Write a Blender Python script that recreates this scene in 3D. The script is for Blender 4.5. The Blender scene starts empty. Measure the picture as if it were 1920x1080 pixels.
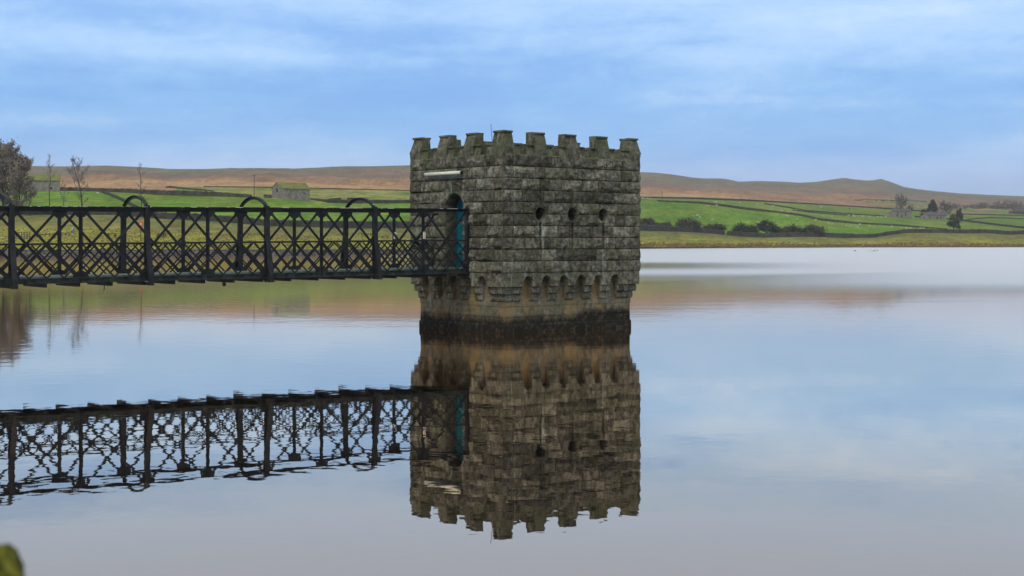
import bpy, bmesh, math, random
import numpy as np
from mathutils import Vector, Matrix
random.seed(7)
C = bpy.context.scene.collection
F = 2739.0          # focal length in pixels of the 1920 wide photograph
HZ = 453.0          # horizon row
H = 3.17            # eye height above the water
PI = math.pi

def at(px, py, Y):
    return Vector(((px-960)/F*Y, Y, H-(py-HZ)/F*Y))

# ---------------------------------------------------------------- numpy noise
def _h(ix, iy, seed):
    n = (ix*374761393 + iy*668265263 + seed*974711) & 0xffffffff
    n = ((n ^ (n >> 13))*1274126177) & 0xffffffff
    return ((n ^ (n >> 16)) & 0xffff)/65535.0
def vn(x, y, seed=0):
    x = np.asarray(x, float); y = np.asarray(y, float)
    ix = np.floor(x).astype(np.int64); iy = np.floor(y).astype(np.int64)
    fx = x-ix; fy = y-iy
    fx = fx*fx*(3-2*fx); fy = fy*fy*(3-2*fy)
    a = _h(ix, iy, seed); b = _h(ix+1, iy, seed); c = _h(ix, iy+1, seed); d = _h(ix+1, iy+1, seed)
    return (a*(1-fx)+b*fx)*(1-fy)+(c*(1-fx)+d*fx)*fy
def fbm(x, y, seed=0, o=4):
    s = 0; a = .5; t = 0
    for k in range(o):
        s = s+a*vn(np.asarray(x)*2**k, np.asarray(y)*2**k, seed+k*17); t += a; a *= .5
    return s/t
def sstep(a, b, x):
    t = np.clip((np.asarray(x, float)-a)/(b-a), 0, 1); return t*t*(3-2*t)

# ---------------------------------------------------------------- tagging / linking
def tag(o, label=None, cat=None, group=None, kind=None):
    if label: o['label'] = label
    if cat: o['category'] = cat
    if group: o['group'] = group
    if kind: o['kind'] = kind
    return o
def empty(name, loc, rz=0):
    o = bpy.data.objects.new(name, None); C.objects.link(o)
    o.location = loc; o.rotation_euler = (0, 0, rz); o.empty_display_size = .2
    return o
def copy_tree(o, parent=None):
    c = o.copy(); C.objects.link(c); c.parent = parent
    for ch in [x for x in list(o.children)]: copy_tree(ch, c)
    return c

class MB:
    def __init__(s): s.v = []; s.f = []; s.col = None
    def add(s, vs, fs):
        n = len(s.v); s.v += [tuple(p) for p in vs]; s.f += [tuple(i+n for i in f) for f in fs]
        return s
    def box(s, x0, x1, y0, y1, z0, z1):
        return s.add([(x0,y0,z0),(x1,y0,z0),(x1,y1,z0),(x0,y1,z0),(x0,y0,z1),(x1,y0,z1),(x1,y1,z1),(x0,y1,z1)],
                     [(0,3,2,1),(4,5,6,7),(0,1,5,4),(1,2,6,5),(2,3,7,6),(3,0,4,7)])
    def bar(s, p, q, w, t, side=(0,1,0)):
        """box from p to q; w = width in the plane, t = thickness along side"""
        p = Vector(p); q = Vector(q); d = (q-p).normalized(); sd = Vector(side)
        sd = (sd-d*sd.dot(d)).normalized(); u = d.cross(sd)
        vs = []
        for e in (p, q):
            for a, b in ((-1,-1),(1,-1),(1,1),(-1,1)): vs.append(e+u*(a*w/2)+sd*(b*t/2))
        return s.add(vs, [(0,3,2,1),(4,5,6,7),(0,1,5,4),(1,2,6,5),(2,3,7,6),(3,0,4,7)])
    def tube(s, pts, rs, n=6, cap=True):
        pts = [Vector(p) for p in pts]; rings = []
        base = len(s.v)
        for i, p in enumerate(pts):
            d = (pts[min(i+1, len(pts)-1)]-pts[max(i-1, 0)])
            d = d.normalized() if d.length > 1e-9 else Vector((0,0,1))
            a = d.cross(Vector((0,0,1)) if abs(d.z) < .9 else Vector((1,0,0))).normalized(); b = d.cross(a)
            r = rs[i] if hasattr(rs, '__len__') else rs
            for k in range(n):
                an = 2*PI*k/n; s.v.append(tuple(p+a*(r*math.cos(an))+b*(r*math.sin(an))))
        for i in range(len(pts)-1):
            for k in range(n):
                s.f.append((base+i*n+k, base+i*n+(k+1) % n, base+(i+1)*n+(k+1) % n, base+(i+1)*n+k))
        if cap:
            s.f.append(tuple(base+k for k in range(n))[::-1]); s.f.append(tuple(base+(len(pts)-1)*n+k for k in range(n)))
        return s
    def lump(s, c, r, seed=0, amp=.2, nu=8, nv=6):
        base = len(s.v); c = Vector(c); rx, ry, rz = r if hasattr(r, '__len__') else (r, r, r)
        rnd = random.Random(seed)
        for j in range(nv+1):
            ph = PI*j/nv
            for i in range(nu):
                th = 2*PI*i/nu; k = 1+amp*(rnd.random()-.5)*2*(0 < j < nv)
                s.v.append((c.x+rx*k*math.sin(ph)*math.cos(th), c.y+ry*k*math.sin(ph)*math.sin(th), c.z+rz*k*math.cos(ph)))
        for j in range(nv):
            for i in range(nu):
                s.f.append((base+j*nu+i, base+(j+1)*nu+i, base+(j+1)*nu+(i+1) % nu, base+j*nu+(i+1) % nu))
        return s
    def build(s, name, mat, parent=None, smooth=False, fix=True, attr=None):
        me = bpy.data.meshes.new(name); me.from_pydata(s.v, [], s.f)
        if attr is not None:
            a = me.color_attributes.new('col', 'FLOAT_COLOR', 'POINT')
            a.data.foreach_set('color', np.asarray(attr, dtype=np.float32).ravel())
        if fix:
            bm = bmesh.new(); bm.from_mesh(me); bmesh.ops.recalc_face_normals(bm, faces=bm.faces); bm.to_mesh(me); bm.free()
        me.materials.append(mat)
        if smooth: me.polygons.foreach_set('use_smooth', [True]*len(me.polygons))
        me.update()
        o = bpy.data.objects.new(name, me); C.objects.link(o)
        if parent: o.parent = parent
        return o

def grid_mesh(name, xyz, mat, parent=None, flip=False, col=None, smooth=False):
    ni, nj = xyz.shape[:2]
    idx = np.arange(ni*nj).reshape(ni, nj)
    a, b, c, d = idx[:-1,:-1].ravel(), idx[1:,:-1].ravel(), idx[1:,1:].ravel(), idx[:-1,1:].ravel()
    q = np.stack([a,b,c,d] if not flip else [a,d,c,b], 1)
    me = bpy.data.meshes.new(name)
    me.vertices.add(ni*nj); me.vertices.foreach_set('co', xyz.reshape(-1).astype(np.float32))
    me.loops.add(q.size); me.loops.foreach_set('vertex_index', q.ravel().astype(np.int32))
    me.polygons.add(len(q)); me.polygons.foreach_set('loop_start', (np.arange(len(q))*4).astype(np.int32))
    me.polygons.foreach_set('loop_total', np.full(len(q), 4, dtype=np.int32))
    me.update(calc_edges=True)
    me.polygons.foreach_set('use_smooth', [smooth]*len(q))
    if col is not None:
        at_ = me.color_attributes.new('col', 'FLOAT_COLOR', 'POINT')
        at_.data.foreach_set('color', col.reshape(-1).astype(np.float32))
    me.materials.append(mat); me.validate()
    o = bpy.data.objects.new(name, me); C.objects.link(o)
    if parent: o.parent = parent
    return o

# ---------------------------------------------------------------- node helpers
class NT:
    def __init__(s, name):
        s.m = bpy.data.materials.new(name); s.m.use_nodes = True; s.t = s.m.node_tree; s.t.nodes.clear()
        s.out = s.t.nodes.new('ShaderNodeOutputMaterial')
    def n(s, typ, **kw):
        nd = s.t.nodes.new(typ)
        for k, v in kw.items():
            if k in nd.inputs.keys() if isinstance(k, str) else False: pass
            setattr(nd, k, v)
        return nd
    def put(s, sock, v):
        if hasattr(v, 'is_output'): s.t.links.new(v, sock)
        elif v is not None: sock.default_value = v
    def noise(s, vec, scale, detail=4, rough=.55, dist=0):
        nd = s.n('ShaderNodeTexNoise'); s.put(nd.inputs['Vector'], vec)
        nd.inputs['Scale'].default_value = scale; nd.inputs['Detail'].default_value = detail
        nd.inputs['Roughness'].default_value = rough; nd.inputs['Distortion'].default_value = dist
        return nd.outputs['Fac']
    def vor(s, vec, scale, out='Distance', feature='F1'):
        nd = s.n('ShaderNodeTexVoronoi'); nd.feature = feature; s.put(nd.inputs['Vector'], vec); nd.inputs['Scale'].default_value = scale
        return nd.outputs[out]
    def math(s, op, a, b=None, c=None, clamp=False):
        nd = s.n('ShaderNodeMath'); nd.operation = op; nd.use_clamp = clamp
        s.put(nd.inputs[0], a)
        if b is not None: s.put(nd.inputs[1], b)
        if c is not None: s.put(nd.inputs[2], c)
        return nd.outputs[0]
    def rng(s, v, a, b, c=0, d=1, sm=True):
        nd = s.n('ShaderNodeMapRange'); nd.interpolation_type = 'SMOOTHSTEP' if sm else 'LINEAR'
        s.put(nd.inputs['Value'], v)
        for k, q in (('From Min', a), ('From Max', b), ('To Min', c), ('To Max', d)): s.put(nd.inputs[k], q)
        return nd.outputs['Result']
    def mix(s, f, a, b, mode='MIX'):
        nd = s.n('ShaderNodeMix'); nd.data_type = 'RGBA'; nd.blend_type = mode; nd.clamp_factor = True
        s.put(nd.inputs[0], f)
        for k, v in ((6, a), (7, b)):
            s.put(nd.inputs[k], v if hasattr(v, 'is_output') else (*v[:3], 1))
        return nd.outputs[2]
    def mapv(s, vec, scale=(1,1,1), loc=(0,0,0), rot=(0,0,0)):
        nd = s.n('ShaderNodeMapping'); s.put(nd.inputs['Vector'], vec)
        nd.inputs['Scale'].default_value = scale; nd.inputs['Location'].default_value = loc; nd.inputs['Rotation'].default_value = rot
        return nd.outputs['Vector']
    def pos(s): return s.n('ShaderNodeNewGeometry').outputs['Position']
    def obj(s): return s.n('ShaderNodeTexCoord').outputs['Object']
    def sep(s, v):
        nd = s.n('ShaderNodeSeparateXYZ'); s.put(nd.inputs[0], v); return nd.outputs
    def bump(s, h, dist=.01, st=1.0):
        nd = s.n('ShaderNodeBump'); s.put(nd.inputs['Height'], h); nd.inputs['Distance'].default_value = dist; s.put(nd.inputs['Strength'], st)
        return nd.outputs['Normal']
    def bsdf(s, col, rough=.9, normal=None, spec=.3, metal=0):
        nd = s.n('ShaderNodeBsdfPrincipled'); s.put(nd.inputs['Base Color'], col if hasattr(col, 'is_output') else (*col[:3], 1))
        s.put(nd.inputs['Roughness'], rough); nd.inputs['Specular IOR Level'].default_value = spec
        nd.inputs['Metallic'].default_value = metal
        if normal is not None: s.put(nd.inputs['Normal'], normal)
        s.t.links.new(nd.outputs[0], s.out.inputs[0]); return nd

def simple(name, col, col2=None, scale=5, rough=.85, spec=.25, bump=.0, world=False):
    m = NT(name); v = m.pos() if world else m.obj()
    c2 = col2 or tuple(x*.6 for x in col)
    f = m.rng(m.noise(v, scale, 5, .65), .35, .65)
    nrm = m.bump(m.noise(v, scale*3, 4), bump) if bump else None
    m.bsdf(m.mix(f, col, c2), rough, nrm, spec); return m.m

M = {}
def stone_mat():
    m = NT('weathered_ashlar'); v = m.obj(); x, y, z = m.sep(v)
    at_ = m.n('ShaderNodeAttribute'); at_.attribute_name = 'col'; ar, ag, ab = m.sep(at_.outputs['Color'])
    n1 = m.noise(v, 1.3, 5, .6); n2 = m.noise(v, 5, 6, .7); n3 = m.noise(v, 22, 5, .7)
    base = m.mix(m.rng(n2, .36, .64), (.066,.060,.042), (.250,.226,.168))
    base = m.mix(m.math('MULTIPLY', m.rng(n1, .42, .64), .70), base, (.085,.090,.045))      # green film
    n6 = m.noise(m.mapv(v, (1,1,1), (11,3,5)), 3.4, 5, .7)
    base = m.mix(m.math('MULTIPLY', m.rng(n6, .52, .66), .7), base, (.155,.135,.108))       # brown blush
    # black sooty patches
    n4 = m.noise(m.mapv(v, (1,1,1), (7,7,7)), 2.6, 7, .75)
    base = m.mix(m.math('MULTIPLY', m.rng(n4, .50, .63), .58), base, (.028,.027,.021))
    # pale mineral streaks running down
    n5 = m.noise(m.mapv(v, (2.4,2.4,.22), (3,1,0)), 1.6, 4, .6)
    st = m.math('MULTIPLY', m.rng(n5, .57, .70), m.rng(m.noise(v, 9, 4, .7), .35, .6))
    base = m.mix(m.math('MULTIPLY', st, .75), base, (.31,.33,.29))
    # grain
    base = m.mix(m.rng(n3, .3, .7), m.mix(1, base, (.68,.68,.68), 'MULTIPLY'), m.mix(1, base, (1.25,1.25,1.23), 'MULTIPLY'))
    # pale lichen spots
    vr = m.vor(v, 7.5); sp = m.math('MULTIPLY', m.rng(vr, .13, .05), m.rng(m.noise(v, 1.9, 3), .52, .62))
    base = m.mix(m.math('MULTIPLY', sp, .8), base, (.50,.50,.44))
    vr2 = m.vor(m.mapv(v, (1,1,1), (4.3,1.7,.4)), 3.1); sp2 = m.math('MULTIPLY', m.rng(vr2, .07, .03), m.rng(m.noise(v, .9, 2), .5, .54))
    base = m.mix(sp2, base, (.7,.7,.66))
    # per-stone tone, dirt in mortar joints, shade painted into door and loop recesses
    tone = m.n('ShaderNodeCombineXYZ'); m.put(tone.inputs[0], ar); m.put(tone.inputs[1], ar); m.put(tone.inputs[2], m.math('MULTIPLY', ar, .97))
    base = m.mix(1, base, tone.outputs[0], 'MULTIPLY')
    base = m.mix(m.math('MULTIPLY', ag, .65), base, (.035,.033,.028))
    # ochre seepage in the niches and the plinth
    zn = m.math('ADD', z, m.math('MULTIPLY', m.math('SUBTRACT', m.noise(v, 1.7, 4), .5), .5))
    och = m.math('MULTIPLY', m.rng(m.noise(m.mapv(v, (1.6,1.6,.7), (2.1,0,0)), 1.2, 4, .65), .44, .60), m.rng(zn, 1.95, 1.55))
    och = m.math('MULTIPLY', och, ab)
    base = m.mix(m.math('MULTIPLY', och, .80), base, (.27,.175,.06))
    base = m.mix(m.math('MULTIPLY', m.math('MULTIPLY', ab, m.rng(zn, 1.75, 1.2)), .30), base, (.24,.19,.11))
    # black tide-mark algae near the water, higher at the right end
    rgt = m.math('MULTIPLY', m.rng(x, 3.4, 4.3), .22)
    lim = m.math('ADD', m.math('ADD', .50, rgt), m.math('MULTIPLY', m.math('SUBTRACT', m.noise(v, 2.6, 6, .75), .5), .60))
    blk = m.rng(m.math('SUBTRACT', z, lim), .20, -.16)
    base = m.mix(m.math('MULTIPLY', blk, .93), base, m.mix(m.rng(n2, .50, .66), (.010,.010,.008), (.060,.048,.034)))
    # moss on everything that faces up
    nz = m.sep(m.n('ShaderNodeNewGeometry').outputs['Normal'])[2]
    mo = m.math('MULTIPLY', m.rng(nz, .45, .8), m.rng(z, 5.6, 6.0))
    mo = m.math('MULTIPLY', mo, m.rng(m.noise(v, 6, 4), .25, .5))
    base = m.mix(mo, base, (.10,.125,.030))
    tp = m.math('MULTIPLY', m.rng(z, 6.0, 6.5), m.rng(m.noise(v, 3.3, 5, .7), .45, .62))
    base = m.mix(m.math('MULTIPLY', tp, .6), base, (.085,.095,.032))
    hgt = m.math('ADD', m.math('MULTIPLY', n2, .6), m.math('MULTIPLY', n3, .5))
    m.bsdf(base, .92, m.bump(hgt, .028), .15)
    return m.m
M['stone'] = stone_mat()

def moss_side():
    m = NT('mossy_side_stone'); v = m.obj()
    c = m.mix(m.rng(m.noise(v, 4, 5, .7), .4, .6), (.060,.062,.022), (.115,.105,.055))
    c = m.mix(m.math('MULTIPLY', m.rng(m.noise(v, 12, 4), .5, .65), .5), c, (.04,.035,.02))
    m.bsdf(c, .95, m.bump(m.noise(v, 20, 4), .03), .1); return m.m
M['moss_side'] = moss_side()

def iron(top=False):
    m = NT('black_painted_iron'); v = m.obj()
    c = m.mix(m.rng(m.noise(v, 2.2, 5, .7), .4, .65), (.0120,.0126,.0130), (.027,.028,.027))
    c = m.mix(m.math('MULTIPLY', m.rng(m.noise(v, 5, 5, .75), .56, .7), .45), c, (.030,.040,.028))
    c = m.mix(m.math('MULTIPLY', m.rng(m.noise(m.mapv(v, (3,3,1), (5,2,1)), 2, 6, .75), .56, .68), .5), c, (.055,.032,.020))
    nz = m.sep(m.n('ShaderNodeNewGeometry').outputs['Normal'])[2]
    dr = m.math('MULTIPLY', m.rng(nz, .7, .9), m.rng(m.vor(v, 3.2), .16, .08))
    if top:
        ox, oy, oz = m.sep(v); e = m.math('ADD', oz, m.math('MULTIPLY', ox, .0082))
        w_ = m.noise(m.mapv(v, (2.6,.1,.1)), 1, 4, .8); dr = m.math('MULTIPLY', m.rng(e, m.math('SUBTRACT', 4.345, m.math('MULTIPLY', w_, .06)), 4.325), m.rng(w_, .52, .57))
    c = m.mix(dr, c, (.6,.6,.56))
    m.bsdf(c, .6, m.bump(m.noise(v, 30, 3), .004), .22); return m.m
M['iron'] = iron()
M['iron_top'] = iron(True)
def mossiron():
    m = NT('algae_covered_iron'); v = m.obj()
    c = m.mix(m.rng(m.noise(v, 2.5, 6, .75), .40, .58), (.018,.021,.019), (.085,.105,.075))
    c = m.mix(m.rng(m.noise(v, 14, 4, .7), .62, .72), c, (.30,.30,.25))
    m.bsdf(c, .8, m.bump(m.noise(v, 30, 3), .01), .2); return m.m
M['mossiron'] = mossiron()
M['iron_algae'] = simple('algae_stained_iron', (.016,.019,.018), (.045,.055,.042), 4, .7, .2)
M['plank'] = simple('wet_deck_planks', (.19,.215,.175), (.10,.12,.09), 3, .7, .3, .01)
M['teal'] = simple('teal_painted_door', (.010,.170,.190), (.006,.095,.110), 2.5, .5, .35, .002)
M['cream'] = simple('cream_plastic', (.80,.78,.58), (.66,.66,.47), 4, .5, .4)
M['grey'] = simple('grey_metal', (.16,.17,.15), (.08,.09,.07), 4, .6, .4)
M['white'] = simple('white_enamel', (.72,.72,.70), (.62,.62,.60), 4, .5, .4)
M['orange'] = simple('orange_print', (.75,.33,.05), (.7,.3,.05), 4, .6, .3)
M['dark'] = simple('dark_void', (.012,.012,.012), (.006,.006,.006), 4, .9, .1)
M['red'] = simple('red_plastic', (.85,.05,.06), (.75,.04,.05), 4, .5, .4)
M['blue'] = simple('blue_enamel', (.03,.11,.38), (.03,.09,.3), 4, .5, .4)
M['wood'] = simple('weathered_timber', (.030,.026,.022), (.018,.016,.014), 4, .9, .2)
M['polewood'] = simple('telegraph_pole_timber', (.10,.08,.06), (.06,.05,.04), 4, .9, .2)

# ================================================================ THE VALVE TOWER
TH = math.atan(.85)
W, D = 6.6, 5.27
corner = at(943, 627, 49.85); corner.z = 0
tower = empty('valve_tower', corner, TH)
tag(tower, 'square castellated rough stone tower standing in the reservoir at the end of the footbridge', 'tower')

SIDES = {
 'right': (lambda s, o, z: (s, -o, z), W, False),
 'left':  (lambda s, o, z: (-o, s, z), D, True),
 'far':   (lambda s, o, z: (W+o, s, z), D, False),
 'back':  (lambda s, o, z: (s, D+o, z), W, True),
}
ZJ = [2.08+.4105*k for k in range(11)]         # bed joints 2.08 .. 6.185

def arrow_d(s, z, cs, cz, r):
    return np.hypot(s-cs, z-cz)-r

def wall_face(side, seed):
    fn, L, flip = SIDES[side]
    fine = side in ('right', 'left')
    c = .024 if fine else .08
    ss = list(np.linspace(0, L, int(L/c)))
    zz = []
    for a, b in zip(ZJ[:-1], ZJ[1:]):
        n = max(5, int((b-a)/c)); zz += list(np.linspace(a, b, n, endpoint=False))
    zz.append(ZJ[-1])
    door = side == 'left'
    DS0, DS1, ZS, ZA = 2.21, 3.25, 4.33, 4.86
    if door:
        ss = [q for q in ss if abs(q-DS0) > .012 and abs(q-DS1) > .012]+[DS0-.002, DS0+.002, DS1-.002, DS1+.002]
        ss.sort()
    loops = [(1.71, 4.135), (3.23, 4.135), (4.75, 4.135)] if side == 'right' else []
    for cs, cz in loops:
        for e in (-.05, .05):
            ss = [q for q in ss if abs(q-cs-e) > .012]+[cs+e-.002, cs+e+.002]
    ss = sorted(ss)
    S, Z = np.meshgrid(np.array(ss), np.array(zz), indexing='ij')
    rnd = random.Random(seed)
    out = np.zeros_like(S); tone = np.ones_like(S); joint_and_shade = np.zeros_like(S)
    for k in range(10):
        z0, z1 = ZJ[k], ZJ[k+1]
        msk = (Z >= z0-1e-6) & (Z < z1-1e-6) if k < 9 else (Z >= z0-1e-6)
        # stones of this course
        edges = [0.0]; q = rnd.choice([.45, .85])
        while q < L-.35: edges.append(q); q += rnd.uniform(.42, 1.15)
        edges.append(L)
        for a, b in zip(edges[:-1], edges[1:]):
            mm = msk & (S >= a-1e-6) & (S < b+1e-6)
            s_ = S[mm]; z_ = Z[mm]; t = (z_-z0)/(z1-z0)
            tn = rnd.choice([.60,.74,.86,.95,1.0,1.1,1.22,1.36]); sd = rnd.randint(0, 9999)
            amp = rnd.choice([.022, .04, .055, .075]); pk = rnd.uniform(.12, .42)
            jag = (fbm(s_*2.4, z_*2.4+5, sd, 4)-.5)
            pk2 = np.clip(pk+jag*.7, .08, .6)
            prof = np.where(t > pk2, ((1-t)/(1-pk2))**.38, np.clip((t/pk2), 0, 1)**1.8)
            rough = fbm(s_*4.5, z_*6, sd+3, 4)
            es = np.minimum(s_-a, b-s_)
            e = sstep(0.0, .06, es)
            et = sstep(0, .035, z1-z_)*sstep(0, .030, z_-z0)
            o = e*et*(amp*prof*(.35+1.3*rough)+.045*(rough-.35)+.022*(fbm(s_*14, z_*16, sd+9, 2)-.5))
            eg = np.maximum(1-es/.026, 0)*.016
            if a == 0: eg = np.where(s_-a < .022, 0, eg)
            if b == L: eg = np.where(b-s_ < .022, 0, eg)
            bot = np.maximum(1-(z_-z0)/.028, 0)*.030+np.maximum(1-(z1-z_)/.016, 0)*.004
            out[mm] = o-eg-bot
            tone[mm] = tn
            joint_and_shade[mm] = np.clip(np.maximum(.75*(1-(z_-z0)/.035), .75*(1-es/.030)), 0, 1)
    X = S.copy()
    # arris shared by both faces
    cb = .012+.020*np.abs(np.sin((Z-2.08)/.4105*PI))*(.4+1.2*vn(Z*4, Z*0, 3))
    for e0, sg in ((S, 1), (L-S, -1)):
        w = np.clip(1-e0/.12, 0, 1)
        out = out*(1-w)+cb*w
        X = X-sg*cb*w
    if door:
        hw = (DS1-DS0)/2; cs = (DS0+DS1)/2
        # pointed head of two arcs
        d = np.abs(S-cs); hd = ZA-ZS
        R = (hw*hw+hd*hd)/(2*hw)
        r = np.hypot(d+(R-hw), np.maximum(Z-ZS, 0))
        inside = np.where(Z > ZS, r < R, (S > DS0) & (S < DS1)) & (Z > 2.2)
        near = np.where(Z > ZS, r-R, d-hw)
        sm = sstep(.42, .30, near)*(Z > 3.9)
        ring = (sm > 0.01) & ~inside
        out = np.where(ring, out*(1-sm)+.012*sm+.008*(fbm(S*6, Z*6, 5, 3)-.5), out)
        ang = np.arctan2(Z-ZS+.1, S-cs)
        rj = np.abs(((ang/PI*7) % 1)-.5) > .46
        joint_and_shade = np.where(ring, np.where(rj & (near < .3) & (Z > ZS), .7, joint_and_shade*.3), joint_and_shade)
        cham = (near > 0) & (near < .07)
        out = np.where(cham & (Z > 2.2), out-.05*(1-near/.07), out)
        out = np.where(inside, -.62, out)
        joint_and_shade = np.where(inside, 1.0, joint_and_shade); tone = np.where(inside, .5, tone)  # doorway recess darkened in the colour to stand in for shade
    for cs, cz in loops:
        slit = (np.abs(S-cs) < .05) & (Z > 2.905) & (Z < cz)
        up = (np.abs(S-cs) < .03) & (Z > cz) & (Z < 4.93)
        sm = (np.abs(S-cs) < .085) & (Z > 2.905) & (Z < 4.93)
        out = np.where(sm, out*.4, out)
        out = np.where(up, -.03, out); joint_and_shade = np.where(up, .2, joint_and_shade)
        out = np.where(slit, -.16, out); joint_and_shade = np.where(slit, .35, joint_and_shade)  # slit interior given a weaker painted shade
        r = np.hypot(S-cs, Z-cz); R = .235
        rim = (r >= R) & (r < R+.06)
        out = np.where(rim, .004, out)
        ins = r < R
        snap = (r >= R) & (r < R+.017); k = np.where(snap, (R+.002)/np.maximum(r, .01), 1)
        snap2 = ins & (r > R-.017); k = np.where(snap2, (R-.002)/np.maximum(r, .01), k)
        Z = np.where(snap | snap2, cz+(Z-cz)*k, Z); X = np.where(snap | snap2, cs+(S-cs)*k, X)
        out = np.where(ins, -.42, out); joint_and_shade = np.where(ins, .95, joint_and_shade)  # round hole interior painted dark as shade
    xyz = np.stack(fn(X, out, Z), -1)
    col = np.stack([tone, joint_and_shade, np.zeros_like(S), np.ones_like(S)], -1)
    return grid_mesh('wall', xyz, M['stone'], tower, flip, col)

for k, sd in zip(('right', 'left', 'far', 'back'), (11, 23, 37, 41)): wall_face(k, sd)

# corbel table with pointed niches
def corbel_face(side, centres, seed):
    fn, L, flip = SIDES[side]
    hw = .215
    ss = list(np.linspace(0, L, int(L/.026)))
    for c in centres:
        for e in (-hw, hw):
            ss = [q for q in ss if abs(q-c-e) > .013]+[c+e-.002, c+e+.002]
    ss = np.array(sorted(ss)); zz = np.array(sorted(list(np.linspace(.93, 2.08, 52))+[1.599, 1.10]))
    S, Z = np.meshgrid(ss, zz, indexing='ij')
    def prof(z):
        def tier(z, a, b, o):
            o = o*.92
            t = np.clip((z-a)/(b-a), 0, 1); return o+.035*np.sqrt(np.clip(1-(2*t-1)**2, 0, 1))-.02
        p = np.where(z > 1.60, 0.0, np.where(z > 1.35, tier(z, 1.35, 1.60, -.10), np.where(z > 1.10, tier(z, 1.10, 1.35, -.21), -.235)))
        return p
    P = prof(Z)
    rough = fbm(S*5, Z*5, seed, 4)
    isc = (Z > 1.10)
    out = P+np.where(isc, .03*(rough-.5)+.012*(fbm(S*20, Z*20, seed+2, 2)-.5), .008*(rough-.5))
    joint_and_shade = np.where((np.abs(Z-1.60) < .022) | (np.abs(Z-1.35) < .022) | (np.abs(Z-1.10) < .022), .6, 0)
    tone = .88+.3*(vn(S*1.3, Z*0, seed+5))
    nich = np.zeros_like(S)
    ZS, ZA = 1.70, 1.955; hd = ZA-ZS; R = (hw*hw+hd*hd)/(2*hw)
    for c in centres:
        d = np.abs(S-c); r = np.hypot(d+(R-hw), np.maximum(Z-ZS, 0))
        ins = np.where(Z > ZS, r < R, d < hw) & (Z > 1.0)
        near = np.where(Z > ZS, r-R, d-hw)
        hood = (near > 0) & (near < .055) & (Z > 1.62)
        out = np.where(hood, .022, out)
        cham = (near > 0) & (near < .03) & (Z > 1.62)
        out = np.where(cham, -.02, out)
        back = -.30+.065*sstep(1.30, 1.0, Z)
        out = np.where(ins, back, out); nich = np.where(ins, 1, nich); joint_and_shade = np.where(ins, 0, joint_and_shade)
    ic = -prof(Z)
    X = np.minimum(np.maximum(S, ic), L-ic)
    w = np.maximum(np.clip(1-(S-ic)/.05, 0, 1), np.clip(1-(L-ic-S)/.05, 0, 1))
    out = out*(1-w)+prof(Z)*w
    xyz = np.stack(fn(X, out, Z), -1)
    nich = np.where(Z < 1.10, .7, nich)
    col = np.stack([tone, joint_and_shade, nich, np.ones_like(S)], -1)
    return grid_mesh('corbel_table', xyz, M['stone'], tower, flip, col)
cr = [1.157+.836*k for k in range(6)]; cl = [1.136+.822*k for k in range(5)]
corbel_face('right', cr, 3); corbel_face('left', cl, 5); corbel_face('far', cl, 7); corbel_face('back', cr, 9)

# plinth
def plinth_face(side, seed):
    fn, L, flip = SIDES[side]
    i = .25
    ss = np.linspace(i, L-i, int(L/.035)); zz = np.linspace(-.9, .935, 60)
    S, Z = np.meshgrid(ss, zz, indexing='ij')
    out = -i+.016*(fbm(S*3, Z*5, seed, 4)-.5)+np.where(Z < .56, -.012+.02*(fbm(S*5, Z*8, seed+3, 3)-.5), 0)+sstep(.30, .26, Z)*.035
    w = np.maximum(np.clip(1-(S-i)/.05, 0, 1), np.clip(1-(L-i-S)/.05, 0, 1))
    edge = -i+sstep(.30, .26, Z)*.035+.012*(vn(Z*8, Z*0, 2)-.5)
    out = out*(1-w)+edge*w
    X = np.where(S < L/2, S-(out+i)*w, S+(out+i)*w)
    joint_and_shade = np.where(np.abs(Z-.58) < .02, .8, 0)+np.where(Z > .905, .5, 0)
    col = np.stack([.95+0*S, joint_and_shade, .9+0*S, np.ones_like(S)], -1)
    grid_mesh('plinth', np.stack(fn(X, out, Z), -1), M['stone'], tower, flip, col)
for k, sd in zip(('right', 'left', 'far', 'back'), (1, 2, 3, 4)): plinth_face(k, sd)

def white_attr(n, tone=1.0): return [[tone, 0, 0, 1]]*n

def rough_prism(mb, fn, prof, s0, s1, seed, amp=.012, step=.07):
    """closed profile [(out,z)] swept from s0 to s1 along a side, subdivided and roughened"""
    pts = []
    for (o0, z0), (o1, z1) in zip(prof, prof[1:]+prof[:1]):
        n = max(1, int(math.hypot(o1-o0, z1-z0)/step))
        for k in range(n): pts.append((o0+(o1-o0)*k/n, z0+(z1-z0)*k/n))
    ns = max(1, int((s1-s0)/step)); base = len(mb.v); m = len(pts)
    for i in range(ns+1):
        s = s0+(s1-s0)*i/ns
        for j, (o, z) in enumerate(pts):
            a = amp*(2*float(fbm(s*6+z*3, o*6+z*7, seed, 3))-1)*2
            b = amp*(2*float(fbm(s*6+z*5+9, o*6+z*6, seed+5, 3))-1)
            mb.v.append(fn(s+b*.5, o+a, z+b*.4))
    for i in range(ns):
        for j in range(m):
            mb.f.append((base+i*m+j, base+(i+1)*m+j, base+(i+1)*m+(j+1) % m, base+i*m+(j+1) % m))
    mb.f.append(tuple(base+j for j in range(m))); mb.f.append(tuple(base+ns*m+j for j in range(m))[::-1])

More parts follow.
